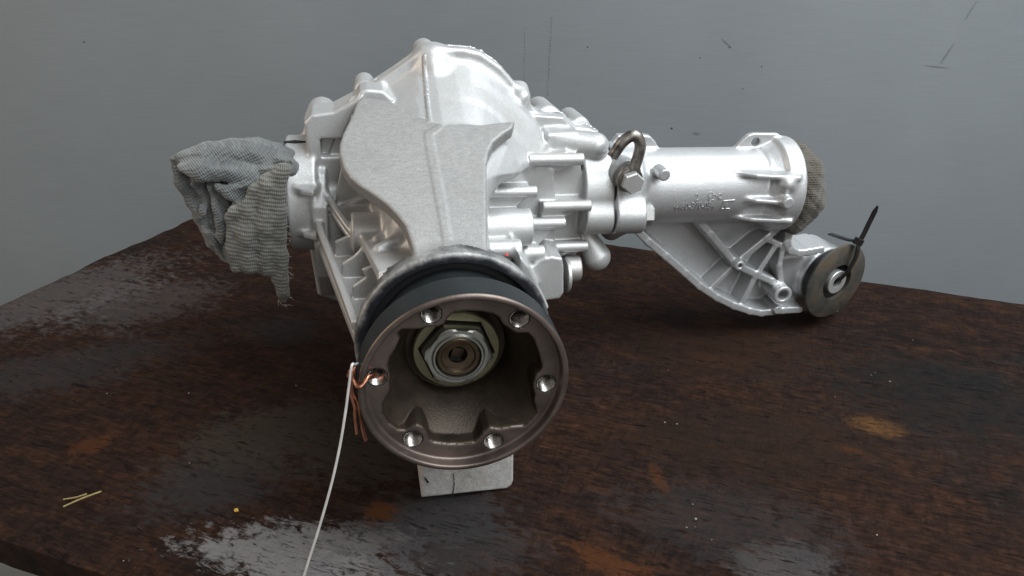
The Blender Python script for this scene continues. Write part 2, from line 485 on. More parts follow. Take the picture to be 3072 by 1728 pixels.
# ------------------------------------------------------------------ distance-field casting engine (millimetres)
BIG = 500.0
def poly_sdf(poly, X, Y):
    d = np.full(np.broadcast(X, Y).shape, 1e12, np.float32); ins = np.zeros(d.shape, bool)
    n = len(poly)
    for i in range(n):
        x0, y0 = poly[i]; x1, y1 = poly[(i + 1) % n]
        ex, ey = x1 - x0, y1 - y0
        wx, wy = X - x0, Y - y0
        t = np.clip((wx * ex + wy * ey) / (ex * ex + ey * ey + 1e-9), 0, 1)
        d = np.minimum(d, (wx - ex * t) ** 2 + (wy - ey * t) ** 2)
        if abs(ey) > 1e-9:
            c = ((y0 <= Y) != (y1 <= Y)) & (wx < ex * wy / ey)
            ins ^= c
    d = np.sqrt(d)
    return np.where(ins, -d, d).astype(np.float32)

def inflate(poly, k=3):
    """round a polygon by corner cutting"""
    for _ in range(k):
        q = []
        for i in range(len(poly)):
            a = poly[i]; b = poly[(i + 1) % len(poly)]
            q.append((a[0] * .75 + b[0] * .25, a[1] * .75 + b[1] * .25)); q.append((a[0] * .25 + b[0] * .75, a[1] * .25 + b[1] * .75))
        poly = q
    return poly

class Field:
    def __init__(s, lo, hi, h):
        s.h = h; s.lo = np.array(lo, float)
        s.n = np.ceil((np.array(hi) - s.lo) / h).astype(int) + 1
        s.d = np.full(s.n, BIG, np.float32); s.own = np.zeros(s.n, np.int16); s.names = ['body']
    def oid(s, name):
        if name not in s.names: s.names.append(name)
        return s.names.index(name)
    def block(s, lo, hi, pad):
        a = np.clip(np.floor((np.array(lo) - pad - s.lo) / s.h).astype(int), 0, s.n - 1)
        b = np.clip(np.ceil((np.array(hi) + pad - s.lo) / s.h).astype(int) + 1, 1, s.n)
        sl = tuple(slice(i, j) for i, j in zip(a, b))
        ax = [(s.lo[i] + s.h * np.arange(a[i], b[i])).astype(np.float32) for i in range(3)]
        return sl, ax[0][:, None, None], ax[1][None, :, None], ax[2][None, None, :]
    def put(s, fn, lo, hi, k=0.0, own=None, mode='add'):
        sl, X, Y, Z = s.block(lo, hi, k + 3 * s.h + 2)
        if 0 in s.d[sl].shape: return
        b = fn(X, Y, Z); a = s.d[sl]
        b = np.broadcast_to(b, a.shape)
        if mode == 'add':
            m = np.minimum(a, b)
            if k > 0:
                q = np.maximum(k - np.abs(a - b), 0) / k; m = m - q * q * k * 0.25
            if own is not None:
                o = s.own[sl]; o[b < a] = s.oid(own)
            s.d[sl] = m
        else:
            b = -b
            m = np.maximum(a, b)
            if k > 0:
                q = np.maximum(k - np.abs(a - b), 0) / k; m = m + q * q * k * 0.25
            if own is not None:
                o = s.own[sl]; o[(b > a - 0.3)] = s.oid(own)
            s.d[sl] = m
    # ---- primitives
    def cyl(s, p0, p1, r0, r1=None, rnd=1.0, **kw):
        r1 = r0 if r1 is None else r1
        p0 = np.array(p0, float); p1 = np.array(p1, float); L = np.linalg.norm(p1 - p0); a = (p1 - p0) / L
        def fn(X, Y, Z):
            x, y, z = X - p0[0], Y - p0[1], Z - p0[2]
            t = x * a[0] + y * a[1] + z * a[2]
            rad = np.sqrt(np.maximum(x * x + y * y + z * z - t * t, 0))
            r = r0 + (r1 - r0) * np.clip(t / L, 0, 1)
            d2 = rad - r + rnd; c = np.abs(t - L / 2) - L / 2 + rnd
            return np.minimum(np.maximum(d2, c), 0) + np.sqrt(np.maximum(d2, 0) ** 2 + np.maximum(c, 0) ** 2) - rnd
        R = max(r0, r1)
        s.put(fn, np.minimum(p0, p1) - R, np.maximum(p0, p1) + R, **kw)
    def cap(s, pts, rads, **kw):
        """rounded chain"""
        pts = [np.array(p, float) for p in pts]
        rads = rads if isinstance(rads, (list, tuple)) else [rads] * len(pts)
        if len(pts) == 1: pts = pts * 2; rads = list(rads) * 2; pts[1] = pts[1] + 1e-3
        for i in range(len(pts) - 1):
            p, q, r0, r1 = pts[i], pts[i + 1], rads[i], rads[i + 1]
            e = q - p; ee = float(e @ e) + 1e-9
            def fn(X, Y, Z):
                x, y, z = X - p[0], Y - p[1], Z - p[2]
                t = np.clip((x * e[0] + y * e[1] + z * e[2]) / ee, 0, 1)
                return np.sqrt((x - e[0] * t) ** 2 + (y - e[1] * t) ** 2 + (z - e[2] * t) ** 2) - (r0 + (r1 - r0) * t)
            R = max(r0, r1)
            s.put(fn, np.minimum(p, q) - R, np.maximum(p, q) + R, **kw)
    def box(s, c, hf, rot=(0, 0, 0), rnd=1.0, **kw):
        R = np.array(Euler([math.radians(v) for v in rot]).to_matrix()); c = np.array(c, float); hf = np.array(hf, float)
        def fn(X, Y, Z):
            x, y, z = X - c[0], Y - c[1], Z - c[2]
            q = [np.abs(R[0, i] * x + R[1, i] * y + R[2, i] * z) - (hf[i] - rnd) for i in range(3)]
            o = np.sqrt(sum(np.maximum(v, 0) ** 2 for v in q))
            return o + np.minimum(np.maximum(np.maximum(q[0], q[1]), q[2]), 0) - rnd
        e = np.abs(R) @ hf
        s.put(fn, c - e, c + e, **kw)
    def ext(s, poly, ax, lo, hi, rnd=1.0, **kw):
        P = np.array(poly, float); i, j = [q for q in range(3) if q != ax]
        def fn(X, Y, Z):
            C = (X, Y, Z)
            d2 = poly_sdf(poly, C[i], C[j]) + rnd
            c = np.abs(C[ax] - (lo + hi) / 2) - (hi - lo) / 2 + rnd
            return np.minimum(np.maximum(d2, c), 0) + np.sqrt(np.maximum(d2, 0) ** 2 + np.maximum(c, 0) ** 2) - rnd
        a = np.zeros(3); b = np.zeros(3); a[ax] = lo; b[ax] = hi
        a[i], a[j] = P.min(0); b[i], b[j] = P.max(0)
        s.put(fn, a, b, **kw)
    def slab(s, pts, n, thick, rnd=1.0, **kw):
        """polygon of 3-d points in one plane with normal n, thickened to the far side of n"""
        n = np.array(n, float); n /= np.linalg.norm(n); P = np.array(pts, float); o = P.mean(0)
        u = np.array([1., 0, 0]); u -= n * (u @ n); u /= np.linalg.norm(u); v = np.cross(n, u)
        q = [((p - o) @ u, (p - o) @ v) for p in P]
        Q = np.array(q); a = Q.min(0) - 14; b = Q.max(0) + 14; st = 0.7
        gu = np.arange(a[0], b[0], st); gv = np.arange(a[1], b[1], st)
        tab = poly_sdf(q, gu[:, None].astype(np.float32), gv[None, :].astype(np.float32))
        def fn(X, Y, Z):
            x, y, z = X - o[0], Y - o[1], Z - o[2]
            U = x * u[0] + y * u[1] + z * u[2]; V = x * v[0] + y * v[1] + z * v[2]; W = x * n[0] + y * n[1] + z * n[2]
            fu = np.clip((U - a[0]) / st, 0, len(gu) - 1.001); fv = np.clip((V - a[1]) / st, 0, len(gv) - 1.001)
            iu = fu.astype(np.int32); iv = fv.astype(np.int32); fu = fu - iu; fv = fv - iv
            t = (tab[iu, iv] * (1 - fu) + tab[iu + 1, iv] * fu) * (1 - fv) + (tab[iu, iv + 1] * (1 - fu) + tab[iu + 1, iv + 1] * fu) * fv
            d2 = t + rnd; c = np.abs(W + thick / 2) - thick / 2 + rnd
            return np.minimum(np.maximum(d2, c), 0) + np.sqrt(np.maximum(d2, 0) ** 2 + np.maximum(c, 0) ** 2) - rnd
        allp = np.vstack([P, P - n * thick])
        s.put(fn, allp.min(0) - 2, allp.max(0) + 2, **kw)
    def loft(s, secs, **kw):
        """sections [(y, polygon in x,z)] blended along y"""
        ys = [q[0] for q in secs]
        def fn(X, Y, Z):
            y = Y[0, :, 0]; S = [poly_sdf(p, X[:, 0, :], Z[0, 0, :][None, :]) for _, p in secs]
            out = np.empty((X.shape[0], len(y), Z.shape[2]), np.float32)
            for k, yy in enumerate(y):
                i = int(np.clip(np.searchsorted(ys, yy) - 1, 0, len(ys) - 2))
                t = float(np.clip((yy - ys[i]) / (ys[i + 1] - ys[i]), 0, 1))
                d = S[i] * (1 - t) + S[i + 1] * t
                c = max(ys[0] - yy, yy - ys[-1])
                out[:, k, :] = np.maximum(d * 0.85, c)
            return out
        al = np.array([p for _, q in secs for p in q])
        s.put(fn, (al[:, 0].min(), ys[0], al[:, 1].min()), (al[:, 0].max(), ys[-1], al[:, 1].max()), **kw)
    def wobble(s, amp, wl):
        ax = [(s.lo[i] + s.h * np.arange(s.n[i])).astype(np.float32) for i in range(3)]
        X, Y, Z = ax[0][:, None, None], ax[1][None, :, None], ax[2][None, None, :]
        for a, w, ph in zip(amp, wl, (0.3, 1.7, 4.1, 2.2)):
            k = 2 * math.pi / w
            s.d += a * (np.sin(k * X + 0.6 * k * Z + ph) * np.sin(k * Y - 0.5 * k * X + 2 * ph) * np.sin(k * Z + 0.4 * k * Y + 3 * ph) + 0.5 * np.sin(k * (0.8 * X - 0.6 * Z + 0.5 * Y) + ph))
    # ---- surface
    def sample(s, P):
        g = (P - s.lo) / s.h
        g = np.clip(g, 0, s.n - 1.001); i = g.astype(int); f = (g - i).astype(np.float32)
        D = s.d; r = 0
        for dx in (0, 1):
            for dy in (0, 1):
                for dz in (0, 1):
                    w = (f[:, 0] if dx else 1 - f[:, 0]) * (f[:, 1] if dy else 1 - f[:, 1]) * (f[:, 2] if dz else 1 - f[:, 2])
                    r = r + w * D[i[:, 0] + dx, i[:, 1] + dy, i[:, 2] + dz]
        return r
    def grad(s, P, e=None):
        e = e or s.h * 0.75
        G = np.stack([s.sample(P + np.eye(3)[k] * e) - s.sample(P - np.eye(3)[k] * e) for k in range(3)], 1)
        return G / (np.linalg.norm(G, axis=1, keepdims=True) + 1e-9)
    def surface(s):
        D = s.d; ins = D < 0
        c = np.zeros(tuple(s.n - 1), np.uint8)
        sh = [(dx, dy, dz) for dx in (0, 1) for dy in (0, 1) for dz in (0, 1)]
        for dx, dy, dz in sh:
            c += ins[dx:dx + c.shape[0], dy:dy + c.shape[1], dz:dz + c.shape[2]]
        cells = np.argwhere((c > 0) & (c < 8))
        idx = np.full(c.shape, -1, np.int32); idx[tuple(cells.T)] = np.arange(len(cells))
        acc = np.zeros((len(cells), 3)); cnt = np.zeros(len(cells))
        vals = {q: D[cells[:, 0] + q[0], cells[:, 1] + q[1], cells[:, 2] + q[2]] for q in sh}
        for q in sh:
            for k in range(3):
                if q[k]: continue
                r = list(q); r[k] = 1; r = tuple(r)
                a, b = vals[q], vals[r]; m = (a < 0) != (b < 0)
                t = a[m] / (a[m] - b[m])
                p = np.tile(np.array(q, float), (m.sum(), 1)); p[:, k] = t
                acc[m] += p; cnt[m] += 1
        V = s.lo + s.h * (cells + acc / cnt[:, None])
        faces = []
        for k in range(3):
            i, j = (k + 1) % 3, (k + 2) % 3
            a = ins; sl0 = [slice(1, -1)] * 3; sl1 = [slice(1, -1)] * 3
            sl0[k] = slice(0, -1); sl1[k] = slice(1, None)
            A = a[tuple(sl0)]; B = a[tuple(sl1)]
            e = np.argwhere(A != B); out = A[A != B] if False else A[tuple(e.T)]
            e[:, i] += 1; e[:, j] += 1
            def cell(di, dj):
                q = e.copy(); q[:, i] -= di; q[:, j] -= dj
                return idx[tuple(q.T)]
            f = np.stack([cell(1, 1), cell(0, 1), cell(0, 0), cell(1, 0)], 1)
            f[~out] = f[~out][:, ::-1]
            faces.append(f)
        Fc = np.vstack(faces); Fc = Fc[(Fc >= 0).all(1)]
        for _ in range(2):
            d = s.sample(V); V = V - s.grad(V) * np.clip(d, -0.4 * s.h, 0.4 * s.h)[:, None] * 0.8
        Nn = s.grad(V, s.h * 1.0)
        return V, Fc, Nn
    def nearest_owner(s, P):
        i = np.clip(np.round((P - s.lo) / s.h).astype(int), 0, s.n - 1)
        return s.own[tuple(i.T)]
    def build(s, mats, parent_of, unit, default_mat, min_faces=12):
        """one mesh for each owner; returns {name: [objects]}"""
        V, Fc, Nn = s.surface()
        cen = V[Fc].mean(1); ow = s.nearest_owner(cen)
        objs = {}
        order = sorted(range(len(s.names)), key=lambda q: 0 if parent_of.get(s.names[q].split('#')[0]) is None else 1)
        for q in order:
            f = Fc[ow == q]
            if len(f) < min_faces: continue
            nm = s.names[q].split('#')[0]
            u, inv = np.unique(f, return_inverse=True)
            v = V[u] * 0.001 - np.array(BASE)
            par = parent_of.get(nm)
            p = objs[par][0] if par in objs else unit
            o = mesh_obj(nm, v, inv.reshape(f.shape), mats.get(nm, default_mat), p, True, Nn[u])
            objs.setdefault(nm, []).append(o)
        return objs

# ================================================================== the setting
def build_setting():
    # wall behind the bench
    Y = 0.99
    w = mesh_obj('wall', [(-2.2, Y, -0.75), (2.2, Y, -0.75), (2.2, Y, 1.6), (-2.2, Y, 1.6), (-2.2, Y + .05, -0.75), (2.2, Y + .05, -0.75), (2.2, Y + .05, 1.6), (-2.2, Y + .05, 1.6)],
                 [(0, 1, 2, 3), (5, 4, 7, 6), (3, 2, 6, 7), (1, 0, 4, 5), (0, 3, 7, 4), (2, 1, 5, 6)], M_WALL, None, False)
    tag(w, kind='structure')
    f = mesh_obj('floor', [(-2.2, -2.0, -0.55), (2.2, -2.0, -0.55), (2.2, 0.99, -0.55), (-2.2, 0.99, -0.55)], [(0, 1, 2, 3)], M_FLOOR, None, False)
    tag(f, kind='structure')
    # rows of pin holes and pencil marks on the wall
    R = Matrix.Rotation(0, 3, 'X')
    c = np.array(cam.location); p = math.radians(28.3)
    mb = MB()
    def disc(x, z, r, sx=1.0):
        mb.add([(x * 1000 + r * sx * math.cos(a), Y * 1000 - 0.4, z * 1000 + r * math.sin(a)) for a in [k * math.pi / 3 for k in range(6)]], [tuple(range(6))])
    for (x0, z0, x1, z1, n, r0) in WALL_DOTS:
        for k in range(n):
            t = k / (n - 1)
            disc(x0 + (x1 - x0) * t + random.uniform(-.0004, .0004), z0 + (z1 - z0) * t, r0 * random.uniform(.5, 1.1))
    for (x, z, r) in WALL_SPOTS: disc(x, z, r)
    d = mesh_obj('pin_hole', np.array(mb.v) * 0.001, mb.f, M_DARK, w, False); tag(d, kind='stuff')
    M_PENCIL = mat_plain('pencil_mark', (0.140, 0.151, 0.160), 0, 0.7, 0.2, 200, 0)
    for (x0, z0, x1, z1, th) in WALL_MARKS:
        a = Vector((x0, 0, z0)); b = Vector((x1, 0, z1)); t = (b - a).normalized(); n = Vector((-t.z, 0, t.x)) * th
        q = [a + n * .3, a + t * (b - a).length * .3 + n, a + t * (b - a).length * .7 + n * .8, b + n * .2, b - n * .2, a + t * (b - a).length * .7 - n * .8, a + t * (b - a).length * .3 - n, a - n * .3]
        mesh_obj('pencil_mark', [(v.x, Y - 0.0004, v.z) for v in q], [tuple(range(8))], M_PENCIL, w, False)
    # ---- bench board
    C0 = np.array([-0.326, 0.898]); Lc = np.array([-0.567, 0.424]); e = np.array([0.942, -0.336]); W = 1.35
    nu, nv = 150, 64; th = 0.026
    V = []; F = []
    for j in range(nv + 1):
        for i in range(nu + 1):
            t = j / nv; u = i / nu
            q = Lc + (C0 - Lc) * t + e * W * u
            # chipped, uneven rim
            if i == 0: q = q + e * (0.004 * mnoise.noise(Vector((t * 9, 3.1, 0))) + 0.003 * mnoise.noise(Vector((t * 40, 7.7, 0))))
            if j in (0, nv):
                dn = np.array([0.336, 0.942]) * (0.0012 * mnoise.noise(Vector((u * 14, 1.3 + j, 0))) + 0.001 * mnoise.noise(Vector((u * 70, 5.3, 0))))
                q = q + dn
            z = -0.0012 + 0.0010 * mnoise.noise(Vector((q[0] * 14, q[1] * 14, 0))) + 0.0005 * mnoise.noise(Vector((q[0] * 60, q[1] * 60, 4)))
            if i in (0, nu) or j in (0, nv): z -= 0.0025
            V.append((q[0], q[1], z))
    k = lambda i, j: j * (nu + 1) + i
    for j in range(nv):
        for i in range(nu): F.append((k(i, j), k(i + 1, j), k(i + 1, j + 1), k(i, j + 1)))
    ring = [k(i, 0) for i in range(nu)] + [k(nu, j) for j in range(nv)] + [k(i, nv) for i in range(nu, 0, -1)] + [k(0, j) for j in range(nv, 0, -1)]
    base = len(V)
    for r in ring: V.append((V[r][0], V[r][1], -th))
    n = len(ring)
    for q in range(n): F.append((ring[q], base + q, base + (q + 1) % n, ring[(q + 1) % n]))
    F.append(tuple(base + q for q in range(n))[::-1])
    b = mesh_obj('bench_top', V, F, M_BOARD, None, True, None, 40)
    tag(b, kind='structure')


WALL_DOTS = [(0.0161, 0.1772, 0.0150, 0.1053, 26, 0.55), (0.0489, 0.1891, 0.0461, 0.0945, 30, 0.6), (0.0466, 0.1633, 0.0448, 0.0945, 14, 0.4)]
WALL_SPOTS = [(0.0949, 0.1548, 0.9), (0.2373, 0.1417, 0.8), (0.3169, 0.1305, 0.9), (0.2968, 0.1027, 0.8), (0.2727, 0.1544, 0.9), (-0.5352, 0.1608, 1.0), (0.2106, 0.0506, 1.2)]
WALL_MARKS = [(0.5238, 0.1322, 0.5556, 0.1288, 0.0007), (0.543, 0.1347, 0.5538, 0.1600, 0.0012), (0.5591, 0.1871, 0.5676, 0.2104, 0.0008), (0.2616, 0.1653, 0.2756, 0.1539, 0.0006), (0.2398, 0.0447, 0.2488, 0.0429, 0.0016)]
build_setting()

# ================================================================== the differential
unit = empty('differential_gearbox', FRAME @ BASE, (0, math.radians(3.0), math.radians(11.1)))
tag(unit, 'silver painted axle differential with brown round drive flange, resting on dark wooden bench', 'differential')

AX = 27.0                                      # axle height over the pinion, mm
OUT = [(-85.0,49.8), (-84.6,61.6), (-81.0,74.3), (-76.1,81.1), (-70.5,83.4), (-61.7,84.1), (-55.0,86.8), (-39.0,98.6), (-21.0,110.4), (-2.0,123.8), (5.7,125.4), (25.9,125.3), (37.4,122.8), (51.6,113.4), (64.0,99.9), (74.4,87.0), (79.6,82.3), (89.5,80.4), (99.5,79.4), (109.0,71.3), (117.9,70.5), (125.8,67.5), (132.2,60.4)] + [(132, 30), (122, -15), (100, -45), (60, -66), (0, -72), (-50, -70), (-81, -56), (-84, -20), (-86, 20)]

def circ(r, n=40, cx=0.0, cz=0.0):
    return [(cx + r * math.cos(2 * math.pi * k / n), cz + r * math.sin(2 * math.pi * k / n)) for k in range(n)]

VOX = 0.78
def build_housing():
    F = Field((-108, -170, -124), (146, 20, 136), VOX)
    # main shell
    B0 = [(-70, -55), (-78, 0), (-79, 50), (-76, 72), (-58, 79), (-40, 92), (-21, 104.5), (-2, 118.5), (24, 119.5), (36, 117), (49, 108.5), (61, 97), (73, 85), (81, 66), (85, 45), (86, 20), (86, -20), (80, -50), (50, -62), (0, -68), (-45, -66)]
    LOW = [(88, 24), (88.5, 0), (87, -14), (78, -36), (40, -54), (-10, -56)]
    B03 = [(-60, -50), (-64, 0), (-64, 48), (-62, 68), (-52, 80), (-36, 91), (-21, 99), (-2, 110.5), (25, 111.5), (38, 107), (52, 98), (66, 86.5), (79.6, 74), (83.3, 63), (86, 49)] + LOW
    B04 = [(-52, -47), (-56, 0), (-56, 46), (-55, 67), (-48, 79), (-34, 90), (-20, 97), (-2, 106.8), (25, 107.3), (38, 102), (52, 92), (66, 79.5), (76, 69), (83.3, 63.5), (86, 49)] + LOW
    B05 = [(-44, -45), (-47, 0), (-47, 45), (-48, 66), (-43, 79), (-30, 89), (-2, 101.5), (26, 101.5), (38, 96), (50, 86), (60, 76), (72, 62), (80, 54), (86, 49)] + LOW
    B07 = [(-39, -42), (-41, 0), (-41, 42), (-43, 66), (-40, 78), (-28, 87), (-2, 99.3), (26, 98.5), (38, 92.5), (49, 82), (58, 72), (66, 60), (68, 53), (48, 48), (40, 24), (40, 0), (40, -14), (40, -34), (30, -50), (-12, -54)]
    B1 = [(-34, -36), (-36, 0), (-36, 40), (-37, 66), (-26, 80), (-2, 91), (26, 89), (44, 79), (56, 64), (58, 56), (38, 48), (33, 30), (33, 10), (33, -8), (32, -30), (26, -46), (-16, -48)]
    B2 = [(-34, -26), (-34, 24), (-30, 46), (-20, 62), (0, 70), (22, 64), (28, 46), (30, 20), (30, -20), (28, -38), (0, -48), (-24, -42)]
    F.loft([(-160, circ(45)), (-122, circ(40)), (-95, inflate(B2, 2)), (-52, inflate(B1, 1)), (-32, inflate(B07, 1)), (-27, inflate(B05, 1)), (-16, inflate(B04, 1)), (-8, inflate(B03, 1)), (8, inflate(B0, 1))], own='body')
    # bolted joint flange
    F.ext(OUT, 1, 3.5, 13.5, rnd=2.5, k=3.5, own='joint_flange')
    # pads where the bolts pass, seen as bumps in front of the flange
    for p, r in zip([(5.0,-2.0,115.2), (67.1,-2.0,94.3)], (8.5, 5.5)): F.cap([(p[0], 3, p[2] - 1), (p[0], 12, p[2] + 2)], [r, r + .5], k=r, own='joint_flange')
    # sloping flat web from the barrel down to the nose
    PL = [(-43.1,-24.6,100.6), (-25.6,-28.9,99.0), (-14.0,-40.4,94.7), (-0.5,-51.0,90.6), (7.6,-52.9,89.9), (28.5,-52.7,90.0), (41.6,-50.5,90.8), (51.5,-49.3,91.3), (48.8,-55.7,88.8), (41.9,-61.3,86.7), (34.4,-68.9,83.8), (30.1,-77.9,80.4), (27.4,-88.0,76.6), (24.4,-107.4,69.2), (21.0,-130.7,60.3), (17.1,-156.8,50.4), (5.8,-159.7,49.3), (-8.1,-159.0,49.6), (-20.8,-156.8,50.4), (-22.2,-145.8,54.6), (-24.3,-134.4,58.9), (-28.2,-126.4,62.0), (-33.1,-118.7,64.9), (-39.9,-110.9,67.9), (-47.0,-104.1,70.4), (-52.3,-97.4,73.0), (-55.8,-89.1,76.1), (-57.8,-77.9,80.4), (-57.6,-69.3,83.7), (-55.1,-58.9,87.6), (-49.8,-43.5,93.5), (-46.4,-30.6,98.4)]
    F.slab(PL, (0, -.38, 1), 9, rnd=1.6, k=2.5, own='web_plate')
    # moulding ridge along the middle
    def top_z(x, y):
        i = int(round((x - F.lo[0]) / F.h)); j = int(round((y - F.lo[1]) / F.h)); col = F.d[i, j, :]
        k = np.where(col < 0)[0].max(); t = col[k] / (col[k] - col[k + 1]); return F.lo[2] + F.h * (k + t)
    rl = [(-1.5 - 1.5 * t, 0 - 50 * t) for t in np.linspace(0, 1, 14)]
    F.cap([(x, y, top_z(x, y) - .3) for x, y in rl], 1.1, k=.8, own='parting_ridge')
    BD = [(-6.3,-60.4,87.6), (-4.5,-58.6,88.3), (3.0,-53.6,90.1), (7.2,-53.0,90.4), (1.9,-59.2,88.0), (-1.6,-62.3,86.8), (-1.8,-67.7,84.8), (-1.4,-93.8,74.9), (-0.5,-123.0,63.8), (-0.5,-157.0,50.8), (-5.0,-156.8,50.9), (-5.3,-130.3,61.0), (-6.2,-107.2,69.7), (-6.8,-82.3,79.2), (-7.1,-64.6,85.9)]
    F.slab(BD, (0, -.38, 1), 4, rnd=.5, k=1.2, own='parting_ridge#2')
    # left wall and its notch
    LW = [(-79.8,82.3), (-74.7,87.6), (-61.2,89.5), (-43.1,98.9), (-48.8,87.6), (-55.2,75.6), (-57.2,64.5), (-54.8,48.5), (-51.3,29.5), (-62.8,20.1), (-71.9,33.6), (-75.5,44.2), (-78.2,58.0), (-79.3,71.4)]
    F.ext(LW, 1, -22, 6, rnd=1.6, k=2.0, own='body')
    nb = [(-63.5,-22.0,65.7)][0]
    F.box((nb[0] + 3, -22, nb[2]), (10, 8, 6.0), rnd=1.2, k=2, mode='sub')
    # lower fin along the left flank
    z0 = [(-80.2,5.0,29.6)][0]; z1 = [(-53.9,-150.0,9.0)][0]
    sl = (z0[2] - z1[2]) / 155.0
    pl = [(x, y, z1[2] + sl * (y + 150)) for (x, y, _) in ((-84, 5, 0), (-80, -20, 0), (-75, -50, 0), (-69, -80, 0), (-62, -115, 0), (-55, -150, 0), (-50.5, -150, 0), (-57.5, -115, 0), (-64.5, -80, 0), (-70.5, -50, 0), (-75.5, -20, 0), (-79.5, 5, 0))]
    F.slab(pl, (0, -sl, 1), 6, rnd=1.3, k=2, own='flank_fin')
    F.slab([(x + 1, y, z - 9 - 8 * (y + 150) / 155) for x, y, z in pl[:6]] + [(-20, -150, pl[5][2] - 9), (-20, 5, pl[0][2] - 17)], (0, -sl + .05, 1), 7, rnd=1.5, k=5, own='flank_fin')
    # upper fin from the joint to the cross boss
    a0 = [(-78.5,-8.0,53.3)][0]; a1 = [(-52.9,-62.0,25.3)][0]
    s2 = (a0[2] - a1[2]) / 54.0
    U2 = []
    for (x, y) in ((-80, -6), (-77, -18), (-72, -30), (-66, -43), (-59, -56), (-53, -66), (-53, -72), (-49, -72), (-54, -56), (-61.5, -43), (-67.5, -30), (-72.5, -18), (-75.5, -6)): U2.append((x, y, a1[2] + s2 * (y + 62)))
    F.slab(U2, (0, -s2, 1), 4, rnd=1.3, k=2, own='flank_fin#b')
    F.slab([(x + 1, y, z - 7) for x, y, z in U2[:7]] + [(-25, -72, U2[6][2] - 7), (-25, -6, U2[0][2] - 7)], (0, -s2, 1), 4, rnd=1.3, k=4, own='flank_fin#b')
    F.ext([(-47.1,96.7), (-43.9,102.2), (-39.7,103.5), (-29.3,102.7), (-22.6,96.8), (-25.3,90.3), (-44.4,90.3)], 1, -20, 4, rnd=2, k=2.5, own='body')
    # upright ribs in the flank pockets
    for k, (y, x, zt) in enumerate(((-14, -80, 44), (-36, -72, 36), (-62, -64, 22), (-88, -60, 24), (-112, -54, 22))):
        zb = z1[2] + sl * (y + 150)
        F.ext([(x, zb - 14), (x, zb - 3), (x + 8, zb + (zt - zb) * .35), (-48, zt), (-25, zt + 8), (-25, zb - 14)], 1, y - 1.5, y + 1.5, rnd=.9, k=2, own='rib#f%d' % k)
    for k, (y, x) in enumerate(((-16, -70), (-34, -62))):
        zb = a1[2] + s2 * (y + 62); zt = 53 + .38 * (y + 150) - 6
        F.ext([(x, zb - 18), (x, zb), (-50, zt), (-30, zt), (-30, zb - 18)], 1, y - 1.5, y + 1.5, rnd=.9, k=2, own='rib#g%d' % k)
    # cross boss through the nose, both sides
    F.cyl((-53, -66, 25), (-15, -66, 25), 12.5, rnd=1.2, k=2.5, own='cross_boss')
    q = [(65.7,-50.0,18.2)][0]
    F.cyl((15, -50, q[2]), (q[0], -50, q[2]), 13, rnd=1.2, k=2.5, own='cross_boss#r')
    # flat shoulder in front of the left boss
    w0 = [(-47.7,-78.0,28.1)][0]; w1 = [(-39.5,-150.0,39.3)][0]
    s3 = (w0[2] - w1[2]) / 72.0
    SH = [(w0[0], -76), (w0[0] + 1, -90), (w1[0], -152), (-10, -152), (-10, -72)]
    F.slab([(x, y, w1[2] + s3 * (y + 150)) for x, y in SH], (0, -s3, 1), 7, rnd=1.4, k=3, own='shoulder')
    for k, (ya, yb) in enumerate(((-92, -84), (-112, -104))):
        F.cap([(-38, ya, w1[2] + s3 * (ya + 150) + 1), (-18, yb, w1[2] + s3 * (yb + 150) + 9)], [3, 4], k=4, own='rib#s%d' % k)
    # stub for the left half shaft
    F.ext([(6, 72), (-8, 60), (-28, 50), (-41, 32), (-44, 6), (-38, -20), (-20, -44), (6, -56)], 0, -78, -68, rnd=1.5, k=2, own='side_plate')
    F.cyl((-94, 0, AX), (-74, 0, AX), 39.5, rnd=2, k=3, own='axle_stub')
    F.cyl((-110, 0, AX), (-82, 0, AX), 33, rnd=.5, k=0, mode='sub')
    for k, z in enumerate((43, 13)):
        F.ext([(-88, -36), (-84, -42), (-76, -46), (-70, -20), (-86, -20)], 2, z - 2.2, z + 2.2, rnd=1.2, k=3, own='rib#k%d' % k)
    # right hand side step wall and neck
    RA = [(61.2,46.9), (70.2,52.8), (79.5,54.3), (84.4,51.3), (86.8,39.2), (88.7,19.1), (89.6,-1.6), (88.6,-17.6), (80.2,-22.6), (45.4,-21.1), (43.0,40.1)]
    F.ext(RA, 1, -30, -5, rnd=1.0, k=1.5, own='body')
    RW = [(72.0,55.7), (95.4,61.4), (106.1,55.2), (108.3,40.4), (112.0,1.6), (111.6,-11.9), (108.2,-25.5), (74.9,-26.8)]
    F.ext(RW, 1, -21, 6, rnd=1.0, k=1.5, own='body')
    F.ext([(73.1,81.4), (96.9,79.7), (104.5,71.7), (110.5,60.7), (115.2,43.0), (77.8,38.5)], 1, 0, 6, rnd=1.2, k=2, own='body')
    F.cyl((109, 0, AX), (130.5, 0, AX), 33, rnd=1.5, k=3, own='axle_neck')
    # rods, hoods and bosses of the right flank
    def rod(nm, y, z, x0, x1, r, drop, back, webx):
        F.ext([(x0, z + r * .3), (x1 - 3, z + r * .3), (x1 - 4, z - r * .6), (webx, z - drop), (x0, z - drop)], 1, y + 1, back, rnd=.8, k=1.8, own=nm)
        F.cyl((x0, y, z), (x1, y, z), r, rnd=.8, k=1.5, own=nm)
    q = [(69.7,-46.0,41.9)][0]; rod('rod_boss#1', -46, q[2], 15, q[0], 4.0, 20, -20, q[0] - 22)
    q = [(93.2,-40.0,16.1)][0]; rod('rod_boss#2', -40, q[2], 40, q[0], 4.0, 26, -10, q[0] - 26)
    q = [(111.3,-38.0,27.8)][0]; rod('rod_boss#3', -38, q[2], 76, q[0], 4.0, 12, 0, q[0] - 22)
